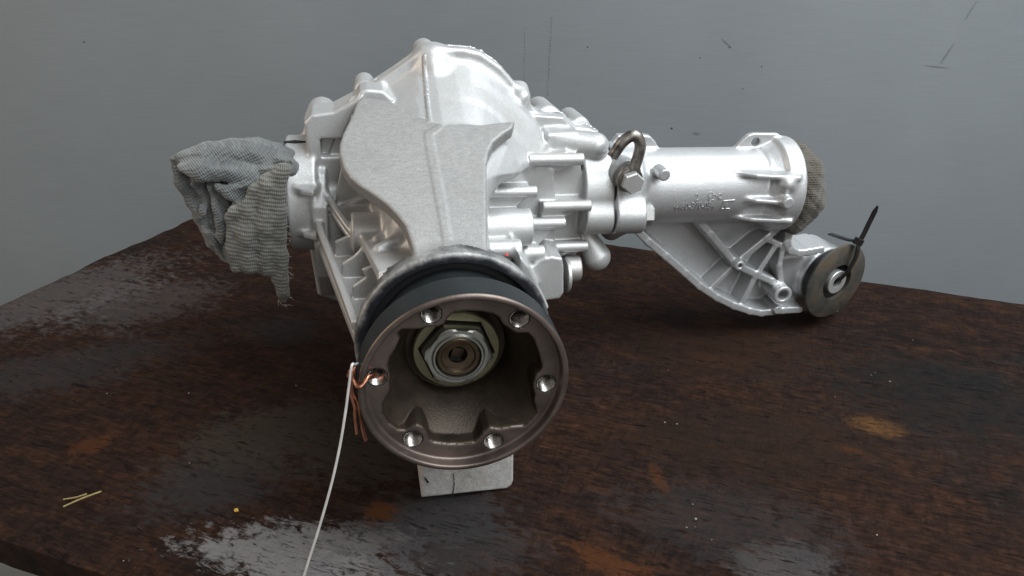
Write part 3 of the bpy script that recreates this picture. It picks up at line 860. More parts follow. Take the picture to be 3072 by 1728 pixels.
    q = [(114.7,-30.0,-7.3)][0]; rod('rod_boss#4', -30, q[2], 80, q[0], 4.2, 12, 0, q[0] - 28)
    q = [(105.1,-30.0,58.9)][0]; rod('rod_boss#5', -30, q[2], 66, q[0], 4.2, 15, 0, q[0] - 30)
    q = [(76.4,-52.0,-0.8)][0]; rod('rod_boss#6', -52, q[2], 40, q[0], 5.2, 9, -20, q[0] - 12)
    q = [(53.6,-78.0,15.4)][0]; rod('rod_boss#7', -78, q[2], 20, q[0], 6.0, 20, -40, q[0] - 10)
    q = [(127.0,-14.0,63.2)][0]; F.cap([(92, -6, q[2] + 1), (q[0] - 9, -14, q[2])], [9.0, 9.5], k=4, own='bolt_boss')
    q = [(101.6,-16.0,66.2)][0]; F.box((q[0] - 9, -5, q[2] - 1), (11, 9, 7), rnd=2.5, k=3, own='bolt_boss')
    # plug boss
    PB = [(67.1,-8.3), (72.4,-3.9), (80.5,-1.2), (88.4,-3.1), (89.9,-9.3), (91.7,-30.4), (89.2,-34.8), (75.9,-36.3), (69.5,-30.6)]
    F.ext(PB, 1, -58, -8, rnd=1.6, k=3, own='plug_boss')
    F.ext([(49.5,17.7), (56.4,10.4), (69.2,-15.6), (71.4,-20.7), (69.7,-23.1), (59.8,-8.9), (50.6,-1.2)], 1, -95, -50, rnd=2, k=4, own='plug_boss')
    q = [(126.5,-18.0,-22.1)][0]; F.cap([(q[0] - 8, -14, q[2] + 14), q], [8, 11], k=4, own='drain_boss')
    # bolt boss of the tube joint
    q = [(131.0,-34.0,18.3)][0]
    F.cyl((110, -25, q[2] - 4), (130.5, -25, q[2] - 4), 13.5, rnd=1.2, k=4, own='bolt_boss#2')
    # nose end
    F.cyl((0, -163, 0), (0, -146, 0), 54.5, 52, rnd=3.2, k=3, own='nose_ring')
    F.cyl((0, -175, 0), (0, -153, 0), 47.5, rnd=.5, mode='sub', k=1.5, own='nose_ring')
    # foot
    FT = [(-18.0,-117.6), (36.2,-117.1), (39.1,-114.9), (40.2,-111.5), (38.8,-80.5), (-18.2,-74.4)]
    F.ext(FT, 1, -155, -118, rnd=1.0, k=1.0, own='foot')
    F.ext([(-14, -80), (36, -80), (34, -30), (-12, -30)], 1, -150, -100, rnd=2, k=3, own='foot')
    return F.build({'web_plate': M_PLATE, 'parting_ridge': M_PLATE, 'nose_ring': M_RING, 'foot': M_FOOT, 'body': M_SILVER},
                   {'joint_flange': 'body', 'web_plate': 'body', 'flank_fin': 'body', 'rib': 'body', 'parting_ridge': 'body', 'side_plate': 'body', 'cross_boss': 'body', 'shoulder': 'body', 'axle_stub': 'body', 'axle_neck': 'body', 'rod_boss': 'body', 'bolt_boss': 'body', 'plug_boss': 'body', 'drain_boss': 'body', 'nose_ring': 'body', 'foot': 'body'}, unit, M_SILVER)
HS = build_housing()
HS['body'][0].name = 'housing'

def build_cover():
    F = Field((-95, 10, -90), (145, 75, 140), 1.3)
    sc = [(x * .99, 25 + (z - 25) * .99) for x, z in OUT]
    F.ext(sc, 1, 14.6, 24, rnd=2, own='body')
    F.loft([(20, [(x * .9, 22 + (z - 22) * .88) for x, z in OUT]), (66, circ(60, 40, 0, 22))], k=5, own='body')
    for k, (px, r) in enumerate(zip([(-71.6,26.0,79.9), (-40.6,26.0,98.4), (2.1,26.0,122.3), (90.1,26.0,81.0), (114.7,26.0,73.0)], (10.5, 7.0, 8.0, 9.5, 8.5))):
        F.cyl((px[0], 15, px[2] - r * .7), (px[0] * .98, 46, px[2] - r * .7), r, rnd=3, k=4, own='boss#%d' % k)
    return F.build({}, {'boss': 'body'}, unit, M_SILVER)
CV = build_cover()
CV['body'][0].name = 'rear_cover'

def build_tube():
    F = Field((130, -62, -118), (385, 46, 82), VOX)
    # joint flange, tube, bell end
    F.cyl((131.8, 0, AX), (152, 0, AX), 34, 31, rnd=1.5, own='body')
    F.cyl((140, 0, AX), (278, 0, AX), 28.5, rnd=1.0, k=8, own='body')
    F.cyl((254, 0, AX), (266, 0, AX), 29, 35, rnd=1, k=3, own='bell_end')
    F.cyl((264, 0, AX), (279, 0, AX), 36.8, rnd=2.5, k=2, own='bell_end')
    F.cyl((268, 0, AX), (300, 0, AX), 31.5, rnd=.5, mode='sub')
    # bolt boss at the joint
    q = [(132.8,-34.0,18.3)][0]
    F.cyl((131.8, -27, q[2] - 3), (154, -27, q[2] - 3), 13.8, rnd=1.5, k=5, own='bolt_boss')
    F.cap([(144, -16, q[2] - 14), (142, -2, q[2] - 26)], [8, 8], k=8, own='body')
    # upper ears
    E1 = [(137.1,61.1), (140.1,65.6), (157.6,66.0), (165.1,64.9), (169.8,60.8), (174.3,53.6), (175.6,45.3), (138.9,45.8)]
    F.ext(E1, 1, 2, 9, rnd=1.2, k=3, own='ear')
    E2 = [(233.0,54.2), (238.7,61.4), (242.8,65.3), (247.5,66.8), (267.5,66.4), (273.9,62.7), (278.2,47.3), (234.8,45.2)]
    F.ext(E2, 1, 1, 6, rnd=1.0, k=2, own='ear#2')
    q = [(249.9,0.0,60.0)][0]
    F.cyl((q[0], -8, q[2]), (q[0], 14, q[2]), 3.4, rnd=.1, mode='sub')
    # moulded pins on the front
    q = [(164.2,-34.0,48.0)][0]; F.cyl((q[0], -36, q[2]), (q[0], -22, q[2]), 4.4, rnd=.6, k=4, own='pin')
    q = [(261.9,-40.0,26.8)][0]; F.cyl((q[0], -42, q[2]), (q[0], -20, q[2]), 4.4, rnd=.6, k=2, own='pin#2')
    q = [(262.6,-36.0,38.8)][0]; F.cap([(q[0], -32, q[2]), (q[0], -26, q[2] - 6)], [7, 8], k=4, own='bell_end')
    # gusset ribs at the bell
    for k, (a, b, yf) in enumerate((((2218,525), (2388,533), -37), ((2214,601), (2350,606), -39), ((2204,656), (2364,664), -36))):
        pa = RIBPX[k][0]; pb = RIBPX[k][1]
        z = (pa[2] + pb[2]) / 2
        F.ext([(pa[0], -22), (pa[0] + 14, yf + 6), (pb[0], yf), (pb[0] + 6, -20)], 2, z - 1.7, z + 1.7, rnd=.9, k=3, own='gusset#%d' % k)
    # ---------------- support bracket
    yf, yb = -14, 14
    web = BR_WEB
    F.ext([(x, z) for x, _, z in web], 1, 5, 12, rnd=1.5, k=9, own='web_panel')
    for chain in (BR_RIM, BR_RIM2):
        for a, b in zip(chain[:-1], chain[1:]): strip(F, a, b, 3.1, yf, yb, 'bracket')
    for k, (pts, w) in enumerate(BR_RIBS):
        for a, b in zip(pts[:-1], pts[1:]): strip(F, a, b, w, yf + 1.5, yb - 2, 'bracket_rib#%d' % k)
    for k, (c, r, h, yy) in enumerate(BR_BOSS):
        F.cyl((c[0], yy, c[2]), (c[0], 12, c[2]), r, rnd=.8, k=2, own='bracket_boss#%d' % k)
    for k, (c, r, h, yy) in enumerate(BR_BOSS):
        if h: F.cyl((c[0], yy - 5, c[2]), (c[0], yy + 14, c[2]), h, rnd=.1, mode='sub', k=.6)
    # arm carrying the bushing
    b = BUSH
    F.cyl((b[0] - 3, 0, b[2]), (b[0] - 10, 30, b[2]), 26, rnd=2, k=6, own='bushing_eye')
    F.ext(BR_ARM, 1, 2, 22, rnd=4, k=6, own='bushing_eye')
    F.cyl((b[0] + 3, -12, b[2]), (b[0] - 12, 40, b[2]), 21, rnd=.3, mode='sub')
    return F.build({'bracket': M_TUBE, 'web_panel': M_WEB}, {'bell_end': 'body', 'bolt_boss': 'body', 'ear': 'body', 'pin': 'body', 'gusset': 'body', 'bracket_rib': 'bracket', 'web_panel': 'bracket', 'bracket_boss': 'bracket', 'bushing_eye': 'bracket'}, unit, M_TUBE)

def strip(F, a, b, w, y0, y1, own):
    """upright band of width 2w between two points, round ended, from y0 to y1"""
    ax, az, bx, bz = a[0], a[2], b[0], b[2]; ex, ez = bx - ax, bz - az; ee = ex * ex + ez * ez + 1e-9; rnd = 1.0
    def fn(X, Y, Z):
        t = np.clip(((X - ax) * ex + (Z - az) * ez) / ee, 0, 1)
        d2 = np.sqrt((X - ax - ex * t) ** 2 + (Z - az - ez * t) ** 2) - w + rnd
        c = np.abs(Y - (y0 + y1) / 2) - (y1 - y0) / 2 + rnd
        return np.minimum(np.maximum(d2, c), 0) + np.sqrt(np.maximum(d2, 0) ** 2 + np.maximum(c, 0) ** 2) - rnd
    F.put(fn, (min(ax, bx) - w, y0, min(az, bz) - w), (max(ax, bx) + w, y1, max(az, bz) + w), k=1.6, own=own)

RIBPX = [[(224.4,-30.0,45.3), (270.5,-30.0,42.4)], [(226.2,-32.0,26.4), (263.4,-32.0,24.2)], [(227.6,-30.0,10.9), (272.4,-30.0,7.4)]]
BR_RIM = [(158.4,-14.0,-3.5), (169.5,-14.0,-13.9), (185.6,-14.0,-26.8), (204.6,-14.0,-42.5), (219.0,-14.0,-54.9), (236.2,-14.0,-66.2), (252.9,-14.0,-74.9), (268.2,-14.0,-80.6), (279.1,-14.0,-83.1), (288.0,-14.0,-82.4), (298.3,-14.0,-81.7), (313.8,-14.0,-81.9)]
BR_RIM2 = [(285.0,-14.0,-3.4), (287.3,-14.0,-10.7), (287.4,-14.0,-19.4), (292.8,-14.0,-26.1), (301.2,-14.0,-28.8), (308.4,-14.0,-27.9), (319.7,-14.0,-26.3)]
BR_WEB = [(167.4,8.0,-13.4), (179.0,8.0,-24.3), (195.8,8.0,-37.7), (215.7,8.0,-54.1), (230.7,8.0,-67.0), (248.6,8.0,-78.8), (266.1,8.0,-87.9), (282.1,8.0,-93.8), (293.2,8.0,-95.5), (329.4,8.0,-94.2), (340.1,8.0,-85.4), (331.5,8.0,-39.8), (316.5,8.0,-39.8), (307.7,8.0,-37.0), (302.1,8.0,-30.0), (295.3,8.0,9.4), (188.2,8.0,12.0), (170.4,8.0,1.3)]
BR_RIBS = [([(198.1,-16.0,11.9), (220.6,-16.0,-9.8), (246.3,-16.0,-35.7)], 2.9), ([(284.2,-16.0,0.0), (269.7,-16.0,-14.4), (251.8,-16.0,-31.5)], 2.9), ([(252.5,-14.0,-39.9), (267.3,-14.0,-47.2), (282.8,-14.0,-54.1), (289.1,-14.0,-58.1)], 2.9), ([(243.6,-14.0,-41.6), (230.6,-14.0,-56.7)], 2.5),
           ([(278.2,-14.0,-22.9), (268.4,-14.0,-45.4)], 2.3), ([(265.9,-14.0,-51.7), (260.3,-14.0,-72.8)], 2.4), ([(285.6,-14.0,-25.5), (286.0,-14.0,-39.6), (292.9,-14.0,-58.9)], 2.3), ([(271.8,-14.0,-16.5), (285.5,-14.0,-22.6), (288.5,-14.0,-20.3)], 2.2)]
BR_BOSS = [([(247.1,-19.0,-35.1)][0], 4.2, 1.6, -19), ([(290.7,-20.0,-63.4)][0], 7.8, 4.6, -20), ([(291.2,-17.0,-79.3)][0], 3.6, 0, -17)]
BUSH = [(342.2,-10.0,-57.5)][0]
BR_ARM = [(290.7,-38.4), (312.3,-36.8), (319.8,-35.9), (332.4,-33.3), (346.0,-37.6), (365.7,-97.0), (349.5,-97.8), (325.7,-93.0), (302.7,-90.0)]
TB = build_tube()
TB['body'][0].name = 'axle_tube'
for nm, os_ in list(TB.items()):
    if nm == 'bracket': os_[0].name = 'support_bracket'

# ------------------------------------------------------------------ drive flange
HOLES = [(-16.8,-200.0,39.9), (26.6,-200.0,34.6), (43.1,-200.0,-5.4), (16.6,-200.0,-40.4), (-26.2,-200.0,-34.5), (-43.2,-200.0,5.8)]
MOUTH = [(-5.3,39.8), (0.3,40.2), (8.5,39.1), (13.5,37.5), (16.5,35.5), (18.4,31.6), (22.2,28.3), (25.4,25.9), (31.7,25.5), (34.8,21.6), (37.6,13.9), (39.5,7.3), (40.0,4.4), (39.1,2.4), (37.1,0.3), (36.2,-4.4), (36.1,-7.8), (37.5,-12.5), (37.2,-16.8), (38.6,-21.7), (39.6,-26.2), (38.0,-29.5), (34.3,-31.4), (29.8,-31.2), (26.2,-31.2), (19.9,-32.2), (14.4,-30.7), (11.0,-33.5), (8.6,-37.5), (6.5,-39.7), (-1.3,-40.0), (-8.4,-39.2), (-15.1,-37.4), (-17.2,-35.4), (-18.3,-31.4), (-20.7,-27.0), (-23.8,-25.2), (-26.5,-26.0), (-29.9,-28.0), (-33.3,-27.6), (-38.0,-22.9), (-40.5,-17.2), (-40.7,-11.2), (-38.3,-6.3), (-36.5,-2.3), (-36.7,5.7), (-37.8,11.7), (-36.5,16.4), (-33.5,21.4), (-31.5,26.9), (-32.4,30.0), (-30.7,31.7), (-24.5,31.3), (-21.8,31.5), (-17.3,32.3), (-13.2,32.1), (-10.1,33.4), (-8.4,37.0)]

def build_flange():
    F = Field((-56, -212, -56), (56, -150, 56), 0.65)
    F.cyl((0, -206.5, 0), (0, -187, 0), 53.2, rnd=1.8, own='body')
    F.cyl((0, -196, 0), (0, -156, 0), 46.5, 42, rnd=1.0, own='hub')
    F.cyl((0, -220, 0), (0, -200, 0), 49.8, rnd=1.2, mode='sub', k=1.2, own='body')
    def bowl(X, Y, Z):
        d2 = poly_sdf(MOUTH, X[:, 0, :], Z[0, 0, :][None, :])[:, None, :]
        t = np.clip((Y + 166) / -34.0, -0.2, 1.2)
        R_ = np.sqrt(X * X + Z * Z); r = 27.5 + 18.5 * np.clip(t, 0, 1.4) ** 1.5 + 0 * Z
        c = np.maximum(Y + 165.5, -216 - Y)
        return np.maximum(np.maximum(d2 + 0 * Y, (R_ - r) * .8), c)
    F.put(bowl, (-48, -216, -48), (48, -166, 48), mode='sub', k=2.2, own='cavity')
    for k, h in enumerate(HOLES):
        F.cyl((h[0], -215, h[2]), (h[0], -182, h[2]), 4.9, rnd=.2, mode='sub', k=.5, own='bolt_hole#%d' % k)
    # outer skin is black, the face bare steel
    X = F.lo[0] + F.h * np.arange(F.n[0]); Z = F.lo[2] + F.h * np.arange(F.n[2]); Y = F.lo[1] + F.h * np.arange(F.n[1])
    R = np.sqrt(X[:, None] ** 2 + Z[None, :] ** 2)
    skin = (R > 52.3)[:, None, :] & (Y > -204.9)[None, :, None] & (F.own == 0)
    F.own[skin] = F.oid('rim_skin')
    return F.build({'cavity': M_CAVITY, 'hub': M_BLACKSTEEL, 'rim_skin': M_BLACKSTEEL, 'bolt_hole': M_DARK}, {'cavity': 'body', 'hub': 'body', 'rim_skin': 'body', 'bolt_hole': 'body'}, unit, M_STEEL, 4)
FL = build_flange(); FL['body'][0].name = 'drive_flange'
flange = FL['body'][0]
for h in HOLES:                                        # cut threads inside the bolt holes
    prof = []
    for k in range(13): prof += [(4.85, k * 1.25), (4.2, k * 1.25 + .62)]
    prof = [(4.9, -0.2)] + prof
    mb = MB().lathe([(r, y) for r, y in prof] + [(0.001, 16)], (h[0], -199.6, h[2]), (0, 1, 0), 28, cap0=False)
    mb.part('thread', M_THREAD, flange, 20)

nut_rot = -7.0
ring = MB(); ns = 48
hx = hexagon(20.5, nut_rot)
def hexr(a, R):
    q = (math.degrees(a) - nut_rot) % 60
    return R * math.cos(math.radians(30)) / math.cos(math.radians(q - 30))
vs = []
for k in range(ns):
    a = 2 * math.pi * k / ns + math.radians(nut_rot)
    c, s_ = math.cos(a), math.sin(a); ri = hexr(a, 20.9)
    for r, y in ((23.8, -160), (23.8, -170.2), (23.0, -171), (ri + .3, -171), (ri, -170.5), (ri, -164)): vs.append((r * c, y, r * s_))
fs = []
for k in range(ns):
    j = (k + 1) % ns
    for i in range(5): fs.append((k * 6 + i, k * 6 + i + 1, j * 6 + i + 1, j * 6 + i))
ring.add(vs, fs); ring.part('lock_ring', M_ZINC, flange, 30)
MB().lathe([(0.001, 0), (24, 0), (24, 2)], (0, -164.2, 0), (0, 1, 0), 40).part('washer', M_CAVITY, flange)
nut = MB(); vs = []
for k in range(ns):
    a = 2 * math.pi * k / ns + math.radians(nut_rot)
    c, s_ = math.cos(a), math.sin(a); ro = hexr(a, 19.4)
    for r, y in ((ro, -164.4), (ro, -176.2), (min(ro, 18.2) - .3, -177.4), (16.2, -177.9), (14.4, -177.8), (13.4, -178.7), (12.5, -178.7), (12.0, -170)): vs.append((r * c, y, r * s_))
fs = []
for k in range(ns):
    j = (k + 1) % ns
    for i in range(7): fs.append((k * 8 + i, k * 8 + i + 1, j * 8 + i + 1, j * 8 + i))
nut.add(vs, fs); nut = nut.part('nut', M_NUT, flange, 24)
sh = MB().lathe([(11.9, -6), (11.9, 0.4), (11.0, 1.2), (9.6, 1.0), (8.6, -0.4), (6.2, -1.0), (5.2, -1.2), (4.9, -2.0)], (0, -177.0, 0), (0, -1, 0), 48, cap1=False).part('pinion_shaft', M_SHAFT, flange, 40)
MB().lathe([(5.6, 0.0), (5.2, -6.5), (0.001, -7.5)], (0.4, -175.6, 0), (0, -1, 0), 4, ang0=.5, cap0=False).part('centre_socket', M_DARK, sh, 20)
MB().lathe([(47.8, 0), (44, -1.2), (41.5, -1.2), (41, 3)], (0, -155.5, 0), (0, 1, 0), 64, cap0=False).part('oil_seal', M_RUBBER, unit, 40)

# ------------------------------------------------------------------ fasteners, breather, plug
def hex_bolt(name, c, ax, u, v, r, h, rot, parent=unit, mat=None):
    o = MB().prism(hexagon(r, rot), c, u, v, ax, h, bev=1.0).part(name, mat or M_BOLT, parent, 25)
    return o
q = [(132.8,-34.0,18.3)][0]
hex_bolt('bolt_head', (153.6, -27, q[2] - 2.5), (1, 0, 0), (0, 1, 0), (0, 0, 1), 8.6, 8.5, 12)
br = [(123.0,-38.0,63.0), (128.1,-38.0,71.9), (132.8,-38.0,76.2), (136.4,-38.0,77.8), (139.7,-38.0,75.9), (142.1,-38.0,70.6), (141.8,-38.0,64.0), (140.5,-38.0,57.3), (139.8,-38.0,52.0)]
pp = spline(br, 6)
pipe = MB().tube(pp, 4.0, 16, caps=False)
pipe.lathe([(4.0, 0), (3.3, -.5), (2.7, 2), (2.6, 5)], pp[0], pp[1] - pp[0], 16, cap0=False)
pipe = pipe.part('breather_pipe', M_PIPE, unit, 50)
hb = [(138.0,-46.0,46.0)][0]
MB().lathe([(0.001, 0), (9.2, 0), (9.6, 1), (9.6, 7), (9.0, 8), (0.001, 8)], (hb[0], -30, hb[2]), (0, -1, 0), 36).part('banjo_ring', M_PIPE, pipe, 30)
MB().lathe([(0.001, 0), (8.3, 0), (8.5, .5), (8.5, 1.6), (0.001, 2)], (hb[0], -38, hb[2]), (0, -1, 0), 36).part('washer', M_PIPE, pipe, 30)
hex_bolt('bolt_head', (hb[0], -40, hb[2]), (0, -1, 0), (1, 0, 0), (0, 0, 1), 8.0, 6.5, 20, pipe)
MB().lathe([(0.001, 0), (11, 0), (12, 3), (10, 22)], (hb[0], -30, hb[2]), (0, 1, 0), 36).part('breather_seat', M_TUBE, unit, 30)
pg = [(98.5,-36.0,-27.5)][0]
plug = MB().lathe([(0.001, 0), (12.2, 0), (12.6, .6), (12.6, 2.2), (12.0, 2.8), (0.001, 2.8)], (pg[0] - 1, -36, pg[2]), (1, 0, 0), 36).part('plug_washer', M_BOLT, unit, 30)
ph = [(103.7,-30.0,-25.3)][0]
MB().lathe([(0.001, 0), (9.6, 0), (9.8, 1), (9.6, 10.5), (8.8, 11.5), (0.001, 11.5)], (ph[0] - 5, -30, ph[2]), (1, 0, 0), 36).part('filler_plug', M_BOLT, unit, 30)
# black gasket gap at the tube joint and slot on the stub
MB().lathe([(0.001, 0), (32.2, 0), (32.2, 2.2), (0.001, 2.2)], (130.1, 0, AX), (1, 0, 0), 48).part('gasket', M_DARK, unit, 30)
sl = [(-87.4,-2.0,65.5)][0]
MB().tube([(sl[0] - 7, -8, AX + 38.6), (sl[0], -8.5, AX + 38.8), (sl[0] + 7, -8, AX + 38.6)], [.8, 1.5, .8], 8).part('slot', M_DARK, unit, 30)
# squeezed-out sealant along the joint
pts = [(x, 14.0 + .3 * math.sin(i * 3.1), z) for i, (x, z) in enumerate(OUT[3:23])]
pts = spline(pts, 14); c = Vector((20, 14, 25))
sb = []
for i, p in enumerate(pts):
    n_ = mnoise.noise(Vector((i * .23, 0, 0))); d = (p - c); d.y = 0; d.normalize()
    sb.append((p + d * (-.7 + .5 * n_), max(.25, .75 + 1.1 * mnoise.noise(Vector((i * .31, 5, 0))))))
MB().tube([a for a, _ in sb], [b for _, b in sb], 7).part('sealant_bead', M_SEAL, unit, 60)
rd = [(26.6,-161.9,51.5)][0]
MB().lathe([(0.001, 0), (1.0, 0), (.9, .5), (0.001, .6)], rd, (0, -.5, .8), 10).part('paint_dot', M_RED, unit)

# scratch and mould line on the foot
fm = [(1.9,-155.4,-99.7), (2.5,-155.4,-107.8), (1.6,-155.4,-118.7)]
MB().tube(fm, .3, 6).part('mould_line', M_PIPE, HS['foot'][0], 60)
fm = [(-15.9,-155.3,-101.4), (-14.9,-155.3,-103.1), (-13.9,-155.3,-105.1)]
MB().tube(fm, [.4, .6, .9], 6).part('scratch', M_DARK, HS['foot'][0], 60)

# ------------------------------------------------------------------ rubber bushing in the bracket eye
bx, bz = BUSH[0], BUSH[2]
BA = Vector((-math.sin(math.radians(17)), math.cos(math.radians(17)), 0))     # axis of the eye, pointing back
def bp(t): return Vector((bx, -10, bz)) + BA * t
bush = MB().lathe([(16.0, 0), (32.5, .6), (33.6, 1.2), (33.6, 2.6), (32.6, 3.4), (16.0, 3.4)], bp(-2.6), BA, 64, closed=True).part('bushing_plate', M_DISC, unit, 30)
MB().lathe([(23.5, 0), (26.5, 1), (27.5, 5), (25.0, 6), (21.5, 30), (9, 30), (9, 4), (14, 2)], bp(.8), BA, 48, closed=True).part('rubber', M_RUBBER, bush, 40)
MB().lathe([(5.0, 0), (10.0, 0), (10.4, .5), (10.4, 32), (5.0, 32)], bp(-3.0), BA, 40, closed=True).part('sleeve', M_BOLT, bush, 30)
MB().lathe([(0.001, 0), (5.25, 0), (5.25, 2)], bp(4), BA, 24).part('bore', M_DARK, bush, 30)

# ------------------------------------------------------------------ raised casting marks on the tube
def tube_text(txt, at, size, name='cast_lettering', squeeze=1.0):
    cu = bpy.data.curves.new('t', 'FONT'); cu.body = txt; cu.size = size; cu.extrude = 0.32; cu.resolution_u = 2; cu.offset = 0.10
    ob = bpy.data.objects.new('t', cu); COL.objects.link(ob)
    dg = bpy.context.evaluated_depsgraph_get(); me = ob.evaluated_get(dg).to_mesh()
    R = 28.5; th0 = math.atan2(at[2] - AX, -at[1])
    V = []
    for v in me.vertices:
        th = th0 + v.co.y / R; r = R + 0.25 + v.co.z
        V.append((at[0] + v.co.x * squeeze, -r * math.cos(th), AX + r * math.sin(th)))
    F_ = [tuple(p.vertices) for p in me.polygons]
    ob.to_mesh_clear(); bpy.data.objects.remove(ob); bpy.data.curves.remove(cu)
    mb = MB(); mb.add(V, F_)
    return mb.part(name, M_TUBE, TB['body'][0], 20)
def tube_line(pts, at, r=.35, name='cast_mark'):
    R = 28.5; th0 = math.atan2(at[2] - AX, -at[1]); P = []
    for (x, y) in pts:
        th = th0 + y / R; P.append((at[0] + x, -(R + .15) * math.cos(th), AX + (R + .15) * math.sin(th)))
    return MB().tube(P, r, 6).part(name, M_TUBE, TB['body'][0], 60)
T1, T2, T3, T4 = [(178.4,-27.2,18.6), (193.4,-28.5,25.8), (203.4,-28.5,26.6), (214.4,-27.4,19.1)]
tube_text('4460-310-034', T1, 8.2, squeeze=.70)
tube_text('2', T2, 7.6, squeeze=.85)
tube_text('C', (T3[0] + 7.8, T3[1], T3[2]), 6.0, squeeze=.85)
for ox, oy, rr in ((2.2, 3.2, 2.0), (4.4, 1.4, 2.2), (2.6, .6, 1.6)):
    tube_line([(ox + rr * math.cos(2 * math.pi * k / 14), oy + rr * math.sin(2 * math.pi * k / 14)) for k in range(15)], T3)
tube_text('6', (T4[0] + 4.2, T4[1], T4[2]), 6.4)
tube_line([(2.2, -1), (2.4, 5.8), (11, 6.4)], T4, .6); tube_line([(2.2, -1), (9, -1)], T4, .4)

# ================================================================== things lying on, in and round the unit
def field_thing(F, name, mats, uvf, label, cat, default):
    V, Fc, Nn = F.surface()
    R = np.array(FRAME.to_3x3()); W = (V * .001) @ R.T + np.array(ORIGIN)
    o = np.array([W[:, 0].mean(), W[:, 1].mean(), W[:, 2].min()])
    ow = F.nearest_owner(V[Fc].mean(1)); Nw = Nn @ R.T
    root = empty(name, o); tag(root, label, cat)
    for q, nm in enumerate(F.names):
        f = Fc[ow == q]
        if len(f) < 8: continue
        u, inv = np.unique(f, return_inverse=True); f = inv.reshape(f.shape)
        n2 = nm.split('#')[0]
        ob = mesh_obj(n2 if n2 != 'body' else 'cloth', W[u] - o, f, mats.get(n2, default), root, True, Nw[u])
        uvl = ob.data.uv_layers.new(name='UVMap'); uv = uvf(n2, V[u]) * 0.001
        uvl.data.foreach_set('uv', uv[f.ravel()].astype(np.float32).ravel())
    return root

